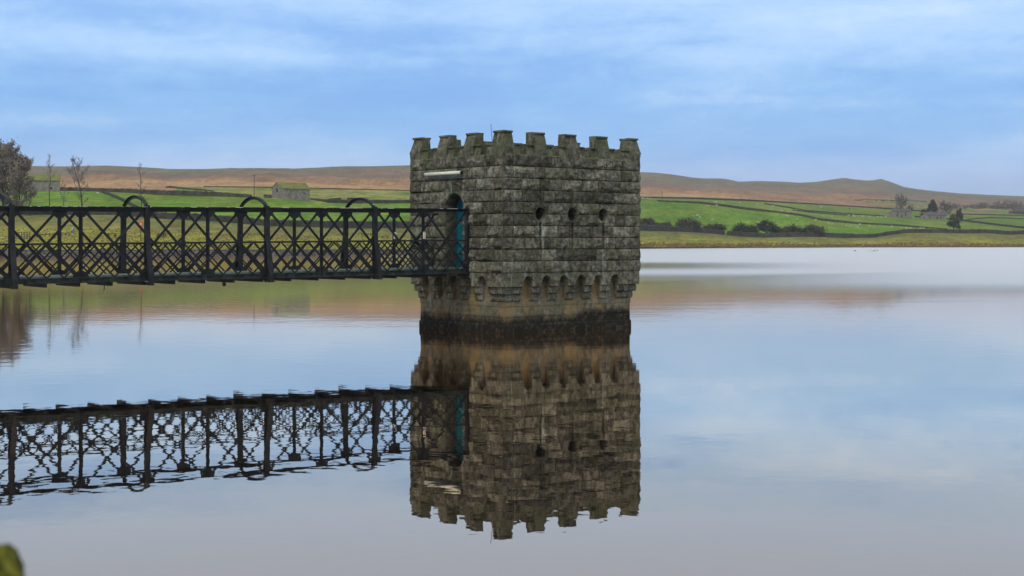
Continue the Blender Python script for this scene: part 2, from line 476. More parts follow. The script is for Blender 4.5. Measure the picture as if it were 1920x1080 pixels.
Z0, Z1, Z2 = 6.15, 6.56, 6.99; TK = .46
slope_prof = [(0, Z0-.01), (-.085, Z1-.07), (-.02, Z1-.055), (-.02, Z1-.01), (-.06, Z1), (-TK, Z1), (-TK, Z0-.01)]
bl_prof = [(.012, Z0-.01), (.03, Z0+.1), (.02, Z1-.1), (0, Z1), (-.11, Z2-.10), (-.11, Z2-.085), (-.065, Z2-.06), (-.065, Z2-.015), (-.10, Z2), (-TK+.003, Z2), (-TK+.003, Z0-.01)]
def merlon(side, a, b, blk, seed):
    """one crenellation between two notches; blk = range of its raised block"""
    fn, L, flip = SIDES[side]; mb = MB()
    p, q = blk
    if a < p: rough_prism(mb, fn, slope_prof, a, p+.002, seed, .007)
    rough_prism(mb, fn, bl_prof, p, q, seed+3, .010)
    if q < b: rough_prism(mb, fn, slope_prof, q-.002, b, seed+6, .007)
    tn = random.uniform(.85, 1.1)
    return mb.build('merlon', M['stone'], tower, attr=white_attr(len(mb.v), tn))
def corner_merlon(cx, cy, sx, sy, ex, ey, seed):
    """corner block at (cx,cy) growing inwards by signs; ex, ey = where the notches start"""
    mb = MB(); BX, BY = .48, .58
    def P(x, y, z): return (cx+sx*x, cy+sy*y, z)
    lv = [(Z0-.01, -.012), (Z0+.12, -.03), (Z1-.12, -.03), (Z1-.0, 0), (Z2-.16, .05), (Z2-.10, .065), (Z2-.085, .065), (Z2-.06, .02), (Z2-.015, .02), (Z2, .05)]
    n = 8; base = len(mb.v)
    for li, (z, o) in enumerate(lv):
        x0, x1, y0, y1 = o, BX-o*.4, o, BY-o*.4
        ring = [(x0+(x1-x0)*k/n, y0) for k in range(n)]+[(x1, y0+(y1-y0)*k/n) for k in range(n)]+[(x1-(x1-x0)*k/n, y1) for k in range(n)]+[(x0, y1-(y1-y0)*k/n) for k in range(n)]
        for j, (x, y) in enumerate(ring):
            a = .022*(2*float(fbm(x*7+z*5, y*7+z*3, seed, 3))-1)
            mb.v.append(P(x+a, y+a, z+a*.3))
    m = 4*n
    for i in range(len(lv)-1):
        for j in range(m): mb.f.append((base+i*m+j, base+i*m+(j+1) % m, base+(i+1)*m+(j+1) % m, base+(i+1)*m+j))
    mb.f.append(tuple(base+(len(lv)-1)*m+j for j in range(m)))
    rough_prism(mb, lambda s, o, z: P(s, -o, z), slope_prof, BX-.01, ex, seed+2, .007)
    rough_prism(mb, lambda s, o, z: P(-o, s, z), slope_prof, BY-.01, ey, seed+4, .007)
    return mb.build('merlon', M['stone'], tower, attr=white_attr(len(mb.v), .95))
NR = [.95, 2.48, 4.0, 5.53]; NL = [1.10, 2.62, 4.14]; hs = .155
BR = [(1.43, 1.99), (2.95, 3.50), (4.48, 5.04)]; BLk = [(1.60, 2.13), (3.12, 3.66)]
for sd_ in ('right', 'back'):
    for k in range(3): merlon(sd_, NR[k]+hs, NR[k+1]-hs, BR[k], 50+k)
for sd_ in ('left', 'far'):
    for k in range(2): merlon(sd_, NL[k]+hs, NL[k+1]-hs, BLk[k], 70+k)
corner_merlon(0, 0, 1, 1, NR[0]-hs, NL[0]-hs, 5)
corner_merlon(W, 0, -1, 1, W-NR[3]-hs, NL[0]-hs, 6)
corner_merlon(0, D, 1, -1, NR[0]-hs, D-NL[2]-hs, 7)
corner_merlon(W, D, -1, -1, W-NR[3]-hs, D-NL[2]-hs, 8)
# notch sills
for sd_, cs_ in (('right', NR), ('back', NR), ('left', NL), ('far', NL)):
    fn, L, flip = SIDES[sd_]
    for c in cs_:
        mb = MB(); rough_prism(mb, fn, [(.0, Z0-.03), (.035, Z0-.03), (.035, Z0), (0, Z0+.02), (-TK, Z0+.05), (-TK, Z0-.03)], c-hs-.02, c+hs+.02, 3, .004)
        mb.build('notch_sill', M['stone'], tower, attr=white_attr(len(mb.v), 1.05))
mb = MB().box(.3, W-.3, .3, D-.3, 5.6, 5.75); mb.build('roof', M['stone'], tower, attr=white_attr(len(mb.v), .8))
mb = MB(); mb.box(.02, W-.02, .02, TK, 6.0, Z0-.02); mb.box(.02, W-.02, D-TK, D-.02, 6.0, Z0-.02); mb.box(.02, TK, TK, D-TK, 6.0, Z0-.02); mb.box(W-TK, W-.02, TK, D-TK, 6.0, Z0-.02)
mb.build('parapet_wall', M['stone'], tower, attr=white_attr(len(mb.v), .8))
mb = MB(); mb.tube([(.05, .62, 6.5), (-.02, .62, 7.22)], .010, 6); mb.build('rod', M['grey'], tower)

# door in the recess of the left face
dr = MB(); n = 9; zt = []
for k in range(7):
    y0 = 2.22+k*.147; y1 = y0+.143; yc = (y0+y1)/2
    dh = abs(yc-2.73); zt = 4.33+.5*math.sqrt(max(0, 1-(dh/.56)**1.5))
    dr.box(.535-.0, .585, y0, y1, 2.24, zt)
door = dr.build('door', M['teal'], tower)
fr = MB(); fr.box(.50, .533, 2.215, 2.28, 2.24, 4.4); fr.box(.50, .533, 3.18, 3.245, 2.24, 4.4)
fr.build('door_frame', simple('dark_teal_frame', (.006,.10,.12), (.005,.06,.07), 4, .5, .3), door)
for zh in (2.7, 3.9): MB().box(.515, .535, 2.4, 3.1, zh, zh+.06).build('hinge', M['iron'], door)
hd = MB(); hd.tube([(.50, 2.36, 3.25), (.50, 2.36, 3.4)], .015); hd.build('handle', M['iron'], door)
st = MB().box(-.25, .3, 2.12, 3.34, 2.10, 2.215); st.build('door_step', M['stone'], tower, attr=white_attr(len(st.v), 1.0))

# strip light over the door
def tw(x, y, z): return tower.matrix_basis @ Vector((x, y, z))
lt = empty('strip_light', tw(-.03, 3.13, 5.55), TH)
tag(lt, 'long cream tubular strip light mounted on the tower above the arched door', 'wall light')
b = MB(); b.tube([(-.13, -1.03, .05), (-.13, 1.03, .05)], .062, 14); b.build('tube_cover', M['cream'], lt, True)
b = MB(); b.box(-.09, -.02, -.95, .95, -.08, -.02); b.box(-.02, .03, -1.1, .95, -.13, -.05); b.build('mounting_rail', M['grey'], lt)
b = MB(); b.tube([(-.13, -1.08, .05), (-.13, -1.031, .05)], .054, 12); b.build('end_cap', M['iron'], lt, True)
b = MB(); b.tube([(-.13, 1.031, .05), (-.13, 1.06, .05)], .052, 12); b.build('end_cap', M['cream'], lt, True)

# ================================================================ THE FOOTBRIDGE
bd = Vector((-.819, -.574, 0)).normalized(); bang = math.atan2(bd.y, bd.x)
bo = at(880, 453, 51.3); bo.z = 0
bridge = empty('footbridge', bo, bang)
tag(bridge, 'black iron lattice girder footbridge with overhead arch ties leading to the tower door', 'footbridge')
WB = 1.97; PT = 1.975; NP = 14; SL = .0082
ZT, ZM, ZB, ZD = 4.33, 3.215, 2.06, 2.20
def bz(t, z): return z-SL*t
def bp(t, y, z): return Vector((t, y, bz(t, z)))
TE = NP*PT+.065
PPOS = [.065, 1.90, 3.82, 5.81, 7.78, 9.79, 11.77, 13.81, 15.84]
def px_post(i): return PPOS[i] if i < 9 else 15.84+(i-8)*2.03
for gy in (0.0, -WB):
    near = gy == 0
    og = 1 if near else -1
    mb = MB(); mb.bar(bp(0, gy, ZT-.015), bp(TE, gy, ZT-.015), .03, .17); mb.bar(bp(0, gy, ZT-.075), bp(TE, gy, ZT-.075), .088, .05)
    for yy in (-.05, .05): mb.bar(bp(0, gy+yy, ZT-.05), bp(TE, gy+yy, ZT-.05), .04, .012)
    mb.build('top_chord', M['iron_top'], bridge)
    mb = MB(); mb.bar(bp(0, gy, ZM), bp(TE, gy, ZM), .05, .075); mb.build('middle_rail', M['iron'], bridge)
    mb = MB(); mb.bar(bp(0, gy, ZB+.012), bp(TE, gy, ZB+.012), .024, .18); mb.bar(bp(0, gy, ZB+.08), bp(TE, gy, ZB+.08), .11, .04)
    mb.bar(bp(0, gy, ZB+.148), bp(TE, gy, ZB+.148), .024, .12)
    mb.build('bottom_chord', M['iron_algae'], bridge)
    for i in range(NP+1):
        t = px_post(i); mb = MB(); arch = (i >= 2 and i % 2 == 0)
        if i == 0:
            mb.bar(bp(t, gy, ZB-.02), bp(t, gy, ZT+.02), .17, .17)
            mb.lump(bp(t, gy, ZT+.03), (.10, .10, .10), 1, 0, 10, 6)
        else:
            w_ = .17 if arch else .12
            mb.bar(bp(t, gy, ZB+.03), bp(t, gy, ZT-.03), w_, .016); mb.bar(bp(t, gy+.032*og, ZB+.03), bp(t, gy+.032*og, ZT-.03), .022, .06)
            # gusset plates top and bottom
            for zt_, sg in ((ZT-.09, -1), (ZB+.12, 1)):
                g = [bp(t-.23, gy+.013, zt_), bp(t+.23, gy+.013, zt_), bp(t+.23, gy+.013, zt_+sg*.10), bp(t+.10, gy+.013, zt_+sg*.23), bp(t-.10, gy+.013, zt_+sg*.23), bp(t-.23, gy+.013, zt_+sg*.10)]
                g2 = [p+Vector((0, .012, 0)) for p in g]; n_ = len(mb.v)
                mb.v += [tuple(p) for p in g+g2]; mb.f += [tuple(n_+k for k in range(6)), tuple(n_+11-k for k in range(6))]
                mb.f += [(n_+k, n_+(k+1) % 6, n_+6+(k+1) % 6, n_+6+k) for k in range(6)]
            # middle gusset
            mb.box(t-.07, t+.07, gy+.026, gy+.036, bz(t, ZM)-.07, bz(t, ZM)+.07)
            for rz in (ZT-.13, ZT-.2, ZB+.2, ZB+.28):
                for rx in (-.04, .04): mb.lump(bp(t+rx, gy+.03*og, rz), .014, 1, 0, 6, 4)
        mb.build('post', M['iron'], bridge)
        if arch:
            mb = MB()
            pts = [bp(t, gy+.05*og, ZT-.04), bp(t, gy+.07*og, ZM+.35), bp(t, gy+.11*og, ZM+.02), bp(t, gy+.22*og, ZM-.42), bp(t, gy+.37*og, ZB+.10), bp(t, gy+.40*og, ZB-.12)]
            for a_, b_ in zip(pts[:-1], pts[1:]):
                mb.bar(a_, b_, .06, .15, (1, 0, 0))
            mb.bar(bp(t, gy-.05*og, ZB-.07), bp(t, gy+.42*og, ZB-.07), .10, .12, (1, 0, 0))
            mb.build('raking_strut', M['iron'], bridge)
    for i in range(NP):
        a, b_ = px_post(i), px_post(i+1); last = False
        # the end bay keeps one rising diagonal only, as built
        for q, (z0, z1) in enumerate(((ZT-.13, ZB+.15), (ZB+.15, ZT-.13))):
            mb = MB(); yo = gy+(.022 if q else -.022)
            if i == 0 and q == 0 and False: continue
            mb.bar(bp(a+.1, yo, z0), bp(b_-.1, yo, z1), .080, .016); mb.build('diagonal_brace', M['iron'], bridge)
        # fine lattice of the lower half, four diamonds per bay
        mb = MB(); hgt = ZM-.03-(ZB+.15); zb_ = ZB+.15; k_ = (b_-a)/4; sl = 1.02
        for q in range(-3, 5):
            for sg in (1, -1):
                # line: starts at bottom x = a+q*k_ going (sg) with slope sl
                x0 = a+q*k_ if sg > 0 else b_-q*k_
                x1 = x0+sg*hgt/sl
                lo, hi = (x0, x1) if sg > 0 else (x1, x0)
                def zat(x): return zb_+(x-x0)*sg*sl
                p0, p1 = max(lo, a), min(hi, b_)
                if p1-p0 < .08: continue
                yo = gy+(.038 if sg > 0 else .030)*og
                mb.bar(bp(p0, yo, zat(p0)), bp(p1, yo, zat(p1)), .048, .008)
        mb.build('lattice_panel', M['iron'], bridge)
for i in range(2, NP+1, 2):
    t = px_post(i); mb = MB(); n_ = 20; R_ = WB/2
    pts = [bp(t, -WB/2-R_*.97*(1-2*k/n_), ZT+.02+.30*(1-abs(1-2*k/n_)**2.2)) for k in range(n_+1)]
    for a_, b_ in zip(pts[:-1], pts[1:]): mb.bar(a_, b_, .095, .022, (1, 0, 0)); mb.bar(a_+Vector((0,0,.045)), b_+Vector((0,0,.045)), .018, .12, (1, 0, 0))
    for gy in (0, -WB): mb.box(t-.07, t+.07, gy-.09, gy+.09, bz(t, ZT), bz(t, ZT)+.045)
    mb.build('arch_tie', M['iron'], bridge)
i = 0
t = .05
while t < TE:
    mb = MB(); mb.bar(bp(t, .03, ZB-.06), bp(t, -WB-.03, ZB-.06), .11, .09, (1, 0, 0)); mb.build('cross_beam', M['iron'], bridge); t += PT/2
mb = MB(); k = 0; t = -.1
while t < TE:
    mb.box(t, t+.185, -WB+.07, -.07, bz(t, ZD-.02)+random.uniform(-.003, .003), bz(t, ZD+.065)+random.uniform(-.004, .004)); t += .197
mb.build('deck', M['plank'], bridge)
mb = MB()
for yy in (-.5, -1.45): mb.bar(bp(0, yy, ZB+.04), bp(TE, yy, ZB+.04), .12, .07)
mb.build('stringer', M['iron'], bridge)
t = 9.25; mb = MB(); mb.lump(bp(t, .02, ZB-.14), (.07, .05, .08), 1, .1); mb.build('bracket', M['iron'], bridge)
t = 13.1; mb = MB(); mb.tube([bp(t, .02, ZB), bp(t, .02, ZB-.2), bp(t+.03, .02, ZB-.24)], .015); mb.build('hook', M['iron'], bridge)

def bw(t, y, z): return bridge.matrix_basis @ bp(t, y, z)
def small_sign(t, y, z, lab, orange):
    e = empty('notice_plate', bw(t, y, z), bang); tag(e, lab, 'sign', 'small notice plates on the footbridge posts')
    b = MB(); b.box(-.05, .05, 0, .008, -.12, .12); b.build('plate', M['white'], e)
    b = MB()
    if orange:
        for k in range(3): b.box(-.028, .028, .009, .012, -.088+k*.055, -.05+k*.055)
        b.build('printed_bars', M['orange'], e)
        b = MB(); b.box(-.03, .03, .009, .012, .085, .1); b.build('printed_heading', M['dark'], e)
    else:
        b.box(-.045, .0, .009, .012, -.10, -.02); b.build('printed_block', M['dark'], e)
small_sign(px_post(1)+.0, .07, 3.40, 'small white plate with orange bars on the bridge post nearest the tower', True)
small_sign(px_post(1)+.0, -WB+.06, 3.40, 'small white plate with a dark corner on a far side bridge post beside the tower', False)

# ================================================================ TERRAIN
KX = [-400,0,150,300,450,600,770,985,1200,1300,1400,1500,1600,1700,1800,1920,2300]
ysh = np.interp
def curve(pairs):
    a = np.array(pairs, float); return lambda p: np.interp(p, a[:,0], a[:,1])
y_S = curve([(-400,482),(0,481),(300,480),(600,478),(770,474),(985,470),(1200,466.5),(1400,465),(1600,464),(1920,463.5),(2300,463.5)])
Y_S = lambda p: H*F/(y_S(p)-HZ)
y_C = curve([(-400,467),(0,467),(300,467),(600,467),(770,466),(985,464),(1200,462),(1400,461.8),(1920,461.3),(2300,461.3)])
Y_C = lambda p: Y_S(p)+5
y_D = curve([(-400,402),(0,402),(220,403),(260,407),(300,410),(380,413.5),(450,419),(500,424),(560,425),(620,427),(770,428),(985,430),(1200,432.5),(1290,434.5),(1330,437),(1380,443),(1430,445.5),(1500,444),(1540,444),(1580,446),(1640,445.5),(1660,442),(1700,436.5),(1760,436.5),(1800,437.5),(1850,437),(1890,440),(1920,439),(2300,438)])
Y_D = curve([(-400,420),(0,425),(300,430),(600,450),(770,520),(985,640),(1200,760),(1400,850),(1600,900),(1920,950),(2300,1000)])
y_E = curve([(-400,358),(0,358),(110,358),(200,360),(250,362),(300,366),(400,368),(475,370.5),(510,372),(580,376),(615,380.5),(660,381.5),(770,381),(985,379),(1200,376),(1316,382),(1363,388),(1400,393.5),(1466,400),(1507,406),(1530,412),(1557,415.5),(1604,419.5),(1660,422.5),(1695,424.7),(1734,428),(1790,430),(1850,430.5),(1920,432),(2300,432)])
Y_E = curve([(-400,590),(0,598),(300,603),(500,606),(530,611),(581,627),(620,643),(770,700),(985,850),(1200,1000),(1400,1060),(1600,1080),(1920,1080),(2300,1100)])
y_F = curve([(-400,352),(0,351),(100,351),(250,350.5),(380,350.5),(520,352),(620,354.5),(770,357.6),(985,363),(1200,370.8),(1300,373),(1400,376.5),(1500,382),(1600,388),(1660,392),(1735,397),(1850,400),(1920,402),(2300,404)])
Y_F = curve([(-400,850),(300,850),(600,880),(770,950),(1200,1350),(1400,1450),(1600,1550),(1920,1700),(2300,1700)])
y_H = curve([(-400,313),(0,311),(50,311),(120,312),(200,310.3),(260,313),(320,316.7),(380,317),(430,315.3),(490,315),(550,316),(600,314),(620,312.6),(650,311.6),(700,311.6),(770,309.8),(900,312),(1000,315),(1100,318),(1200,322.6),(1230,323.8),(1260,327),(1300,333),(1320,334.5),(1350,334.5),(1365,336),(1385,340.6),(1420,339.2),(1465,340.5),(1500,342.5),(1530,341),(1560,336.5),(1582,333.3),(1600,336),(1625,338.5),(1640,337.5),(1652,335.2),(1670,341),(1695,350.5),(1720,354.5),(1750,358),(1800,362.5),(1850,365),(1920,368),(2300,382)])
Y_H = curve([(-400,2600),(770,2700),(1200,3400),(1600,3900),(1920,4100),(2300,4100)])
y_G = lambda p: y_H(p)*.47+y_F(p)*.53
Y_G = lambda p: Y_F(p)*.55+Y_H(p)*.45
zof = lambda y, Y: H-(y-HZ)/F*Y
rows = [('A', lambda p: Y_S(p)-60, lambda p: -3+0*p), ('B', lambda p: Y_S(p)-2, lambda p: -.35+0*p), ('S', Y_S, lambda p: 0*p+.02),
        ('C', Y_C, lambda p: zof(y_C(p), Y_C(p))), ('D', Y_D, lambda p: zof(y_D(p), Y_D(p))), ('E', Y_E, lambda p: zof(y_E(p), Y_E(p))),
        ('F', Y_F, lambda p: zof(y_F(p), Y_F(p))), ('G', Y_G, lambda p: zof(y_G(p), Y_G(p))), ('H', Y_H, lambda p: zof(y_H(p), Y_H(p))),
        ('I', lambda p: Y_H(p)+1500, lambda p: zof(y_H(p), Y_H(p))-90), ('J', lambda p: Y_H(p)+6000, lambda p: 10+0*p)]
cnt = [2, 2, 6, 34, 34, 26, 34, 30, 4, 2]
px = np.array(sorted(list(np.arange(-420, 2320, 4.0))+list(np.linspace(-6000, -460, 40))+list(np.linspace(2360, 8000, 40))))
PC = np.clip(px, -400, 2300)
YR = []; ZR = []; UR = []
for k in range(len(rows)-1):
    ya, yb = rows[k][1](PC), rows[k+1][1](PC); za, zb = rows[k][2](PC), rows[k+1][2](PC)
    for i in range(cnt[k]):
        t = i/cnt[k]
        YR.append(ya+(yb-ya)*t); ZR.append(za+(zb-za)*t); UR.append(k+t)
YR.append(rows[-1][1](PC)); ZR.append(rows[-1][2](PC)); UR.append(len(rows)-1)
YR = np.array(YR).T; ZR = np.array(ZR).T; U = np.array(UR)[None,:]+0*YR
XR = (px[:,None]-960)/F*YR
# gentle relief inside the zones (zero at the control rows, so the skyline and walls stay put)
tt = U-np.floor(U)
rel = (fbm(XR/45, YR/45, 5, 3)-.5)*np.sin(tt*PI)
ZR = ZR+np.where((U > 3) & (U < 6), rel*2.0, 0)+np.where((U >= 6) & (U < 8), rel*16, 0)+np.where((U > 2) & (U < 3), .15*(fbm(XR/1.5, YR/1.5, 9, 2)-.5), 0)
yp = HZ-(ZR-H)/YR*F
PXg = px[:,None]+0*YR
def rgb(*c): return np.array(c)
col = np.zeros(YR.shape+(3,))
def setc(mask, c): col[mask] = c
n_big = fbm(PXg/70, yp/6, 3, 3); n_s = fbm(PXg/22, yp/2.2, 4, 4)
def lerp(a, b, t): return a[None,None,:]*(1-t[...,None])+b[None,None,:]*t[...,None]
stony = rgb(.050,.042,.034); rough1 = rgb(.215,.205,.026); rough2 = rgb(.185,.135,.045); roughg = rgb(.135,.140,.040); reed = rgb(.230,.125,.045)
green = rgb(.088,.172,.013); green2 = rgb(.130,.190,.020); yelg = rgb(.220,.215,.060); moor = rgb(.285,.165,.085); moor2 = rgb(.200,.130,.078); moor3 = rgb(.160,.132,.072); straw = rgb(.380,.240,.115)
z_rough = (U >= 3) & (U < 4)
setc(U < 3, stony)
t = np.clip(U-3, 0, 1)
cR = lerp(rough1, roughg, sstep(.25, .8, t+.5*(n_s-.5)))
cR = cR*(1-.75*sstep(.52, .68, n_s)[...,None])+.75*sstep(.52, .68, n_s)[...,None]*rough2
rr = sstep(.30, .02, t)*(PXg > 900)*sstep(.35, .55, n_s)
cR = cR*(1-rr[...,None])+rr[...,None]*reed
col = np.where(z_rough[...,None], cR, col)
zg = (U >= 4) & (U < 5); cG = lerp(green, green2, sstep(.35, .65, n_big)); cG = cG*(.85+.3*n_s[...,None])
col = np.where(zg[...,None], cG, col)
ze = (U >= 5) & (U < 6)
cE = lerp(yelg, green2*.8, sstep(.45, .7, n_s)); 
lf = (PXg < 360); cE = np.where(lf[...,None], lerp(green*1.0, green2, n_big), cE)
rt = (PXg > 1100); cE = np.where(rt[...,None], lerp(green*.85, green2*.9+rgb(.03,.0,.015), n_big), cE)
farleft = (PXg < 330) & (PXg > 108); cE = np.where(farleft[...,None], lerp(straw*.9, moor, n_s), cE)
col = np.where(ze[...,None], cE, col)
zm = U >= 6; t = np.clip((U-6)/2, 0, 1)
cM = lerp(moor, moor2, sstep(.25, .55, t+.35*(n_s-.5))); up = sstep(.55, .8, t+.35*(n_big-.5))[...,None]; cM = cM*(1-up)+moor3*up
stw = (sstep(.22, .05, t+.25*(n_s-.5)))[...,None]*(sstep(1500, 1250, PXg))[...,None]; cM = cM*(1-stw*.8)+straw*stw*.8
col = np.where(zm[...,None], cM, col)
for (x0, x1, ya, yb, sl_) in ((1600, 1745, 376.5, 380.5, .02), (1640, 1900, 387, 390, .03), (1805, 1925, 391, 396, .045), (50, 110, 327, 337, 0), (1660, 1760, 383, 384.5, .02)):
    yy = yp-sl_*(PXg-x0); mk = (PXg > x0) & (PXg < x1) & (yy > ya) & (yy < yb) & (U > 5.9)
    col = np.where(mk[...,None], green[None,None,:]*.9+.02, col)
col = col*np.where(U < 3, 1, np.where(U < 6, 1.22, 1.10))[..., None]
col = np.concatenate([col, np.ones(col.shape[:2]+(1,))], -1)

def ground_mat():
    m = NT('field_and_moor'); at_ = m.n('ShaderNodeAttribute'); at_.attribute_name = 'col'; v = m.pos()
    n1 = m.noise(m.mapv(v, (.30,.07,1)), 1, 7, .75); n2 = m.noise(m.mapv(v, (.035,.008,.05)), 1, 7, .75); n3 = m.noise(m.mapv(v, (.006,.0025,.02)), 1, 4, .6)
    c = m.mix(m.rng(n1, .3, .7), m.mix(1, at_.outputs['Color'], (.60,.62,.62), 'MULTIPLY'), m.mix(1, at_.outputs['Color'], (1.38,1.34,1.3), 'MULTIPLY'))
    c = m.mix(m.rng(n2, .3, .7), m.mix(1, c, (.78,.75,.74), 'MULTIPLY'), m.mix(1, c, (1.2,1.22,1.2), 'MULTIPLY'))
    c = m.mix(m.rng(n3, .35, .65), m.mix(1, c, (.86,.88,.92), 'MULTIPLY'), m.mix(1, c, (1.12,1.1,1.06), 'MULTIPLY'))
    m.bsdf(c, .95, m.bump(n1, .6), .08); return m.m
M['ground'] = ground_mat()
gnd = grid_mesh('ground', np.stack([XR, YR, ZR], -1), M['ground'], None, True, col, True); tag(gnd, kind='structure')

def ground(pxv, y):
    """world point on the terrain that lies at photo position (px, y)"""
    i = int(np.clip(np.searchsorted(px, pxv), 1, len(px)-1)); a = (pxv-px[i-1])/(px[i]-px[i-1])
    Yc = YR[i-1]*(1-a)+YR[i]*a; Zc = ZR[i-1]*(1-a)+ZR[i]*a
    yy = HZ-(Zc-H)/Yc*F
    for k in range(3, len(Yc)-1):
        if yy[k] >= y > yy[k+1]:
            t = (yy[k]-y)/(yy[k]-yy[k+1]); Yv = Yc[k]*(1-t)+Yc[k+1]*t; zv = Zc[k]*(1-t)+Zc[k+1]*t
            return Vector(((pxv-960)/F*Yv, Yv, zv))
    k = 3 if y > yy[3] else int(np.argmin(yy[:130]))
    return Vector(((pxv-960)/F*Yc[k], Yc[k], Zc[k]))

# water
def water_mat():
    m = NT('still_reservoir_water'); v = m.pos(); x, y, z = m.sep(v)
    n1 = m.noise(m.mapv(v, (1,.8,1)), 1.7, 2, .5); n2 = m.noise(m.mapv(v, (.6,1,1)), .35, 2, .5); n3 = m.noise(m.mapv(v, (1,1,1), (9,4,0)), 5.0, 2, .5)
    hg = m.math('ADD', m.math('ADD', n1, m.math('MULTIPLY', n2, 1.2)), m.math('MULTIPLY', n3, .10))
    # wind-ruffled water beyond, mostly right of the tower
    yn = m.math('ADD', y, m.math('MULTIPLY', m.math('SUBTRACT', m.noise(m.mapv(v, (.004,.016,1)), 1, 3), .5), 50))
    sl = m.math('DIVIDE', x, y)
    rt = m.rng(sl, -.11, .04)
    band = m.math('MULTIPLY', m.rng(yn, 150, 185), m.rng(yn, 245, 200)); lane = m.math('MULTIPLY', band, m.rng(sl, .26, .08))
    ruf = m.math('MULTIPLY', m.math('MULTIPLY', m.rng(yn, 108, 160), rt), m.math('SUBTRACT', 1.0, m.math('MULTIPLY', lane, .80)))
    gen = m.math('MULTIPLY', m.rng(y, 84, 118), m.rng(sl, .06, .32, 0, .95)); ruf = m.math('MAXIMUM', ruf, gen)
    calm = m.math('MULTIPLY', m.rng(m.noise(m.mapv(v, (.05,.12,1), (2,0,0)), 1, 3), .3, .7, .5, 1.15), m.rng(y, 30, 52, .6, 1))
    nb = m.n('ShaderNodeBump'); m.put(nb.inputs['Height'], hg); nb.inputs['Distance'].default_value = .0036; m.put(nb.inputs['Strength'], calm)
    g = m.n('ShaderNodeBsdfGlossy'); g.distribution = 'GGX'; g.inputs['Color'].default_value = (1.21,1.0,.83,1)
    m.put(g.inputs['Roughness'], m.math('ADD', m.math('ADD', m.rng(y, 20, 42, .006, .035), m.rng(y, 55, 110, 0, .026)), m.math('MULTIPLY', ruf, .15))); m.put(g.inputs['Normal'], nb.outputs[0])
    d = m.n('ShaderNodeBsdfDiffuse'); d.inputs['Color'].default_value = (.010,.009,.009,1)
    fr = m.n('ShaderNodeFresnel'); fr.inputs['IOR'].default_value = 1.33; m.put(fr.inputs['Normal'], nb.outputs[0])
    rp = m.n('ShaderNodeValToRGB'); m.put(rp.inputs[0], fr.outputs[0])
    e = rp.color_ramp.elements; e[0].position = 0; e[0].color = (.02,)*3+(1,); e[1].position = 1; e[1].color = (1,)*3+(1,)
    for p_, c_ in ((.28, .42), (.38, .60), (.50, .86), (.68, .93)):
        q = e.new(p_); q.color = (c_, c_, c_, 1)
    mx = m.n('ShaderNodeMixShader'); m.put(mx.inputs[0], rp.outputs[0]); m.t.links.new(d.outputs[0], mx.inputs[1]); m.t.links.new(g.outputs[0], mx.inputs[2])
    m.t.links.new(mx.outputs[0], m.out.inputs[0]); return m.m
mb = MB(); mb.add([(-2600, -60, 0), (2600, -60, 0), (2600, 1300, 0), (-2600, 1300, 0)], [(0,1,2,3)])
wt = mb.build('water', water_mat()); tag(wt, kind='structure')

# ================================================================ DRY STONE WALLS
M['drystone'] = simple('dry_stone', (.085,.075,.062), (.045,.040,.032), .55, .95, .1, .15, True)
M['drystone_dark'] = simple('dark_dry_stone', (.095,.085,.056), (.050,.046,.030), .4, .95, .1, .15, True)
def dry_wall(pts, hpx, lab, mat='drystone', seed=0):
    """pts: [(px, y of the foot)], hpx: height in photo pixels (number or list)"""
    rnd = random.Random(seed); P = []
    pa = np.array(pts, float); n = max(3, int((pa[-1,0]-pa[0,0])/1.6) if pa[-1,0] > pa[0,0] else 3)
    xs = np.linspace(pa[0,0], pa[-1,0], n)
    hs_ = np.interp(xs, pa[:,0], hpx if hasattr(hpx, '__len__') else [hpx]*len(pa))
    mb = MB(); prev = None
    for i, x in enumerate(xs):
        g = ground(x, float(np.interp(x, pa[:,0], pa[:,1]))); P.append(g)
    K = 7                                                      # smooth the line
    Q = []
    for i in range(n):
        a, b = max(0, i-K//2), min(n, i+K//2+1); Q.append(sum(P[a:b], Vector())/(b-a))
    for i in range(n):
        g = Q[i]; h = hs_[i]*(.85 if g.y > 900 else 1)*g.y/F*(1+rnd.uniform(-.10, .10)); w = .28*max(1, h/1.6)
        d = (Q[min(i+1, n-1)]-Q[max(i-1, 0)]); d.z = 0; d.normalize(); s = Vector((-d.y, d.x, 0))
        mb.v += [tuple(g-s*w*1.3+Vector((0,0,-.8))), tuple(g-s*w+Vector((0,0,h*.9))), tuple(g-s*w*.5+Vector((0,0,h))), tuple(g+s*w*.5+Vector((0,0,h*.99))), tuple(g+s*w+Vector((0,0,h*.88))), tuple(g+s*w*1.3+Vector((0,0,-.8)))]
        if i:
            b = 6*i
            for k in range(5): mb.f.append((b-6+k, b-6+k+1, b+k+1, b+k))
    mb.f.append((0,1,2,3,4,5)); mb.f.append(tuple(6*(n-1)+k for k in range(6))[::-1])
    o = mb.build('dry_stone_wall', M[mat]); tag(o, lab, 'stone wall', 'dry stone walls dividing the fields')
    return o
def ycurve(fn, x0, x1, step=20, dy=0): return [(x, float(fn(x))+dy) for x in np.arange(x0, x1+.1, step)]
dry_wall(ycurve(y_D, -200, 980), [12.5]*60, 'long grey wall between rough shore grass and bright field, seen through the footbridge', seed=1)
dry_wall(ycurve(y_D, 980, 1360), [11.5]*14+[10]*3+[8]*3, 'grey wall above the right shore running from the tower to the dark bushes', seed=2)
dry_wall(ycurve(y_D, 1362, 2010, 6), [9]*110, 'long dark wall above the right shore grass running from the bushes to the frame edge', 'drystone_dark', seed=3) if False else dry_wall(ycurve(y_D, 1362, 2002, 8), [8.5]*81, 'long dark wall above the right shore grass running from the bushes to the frame edge', 'drystone_dark', seed=3)
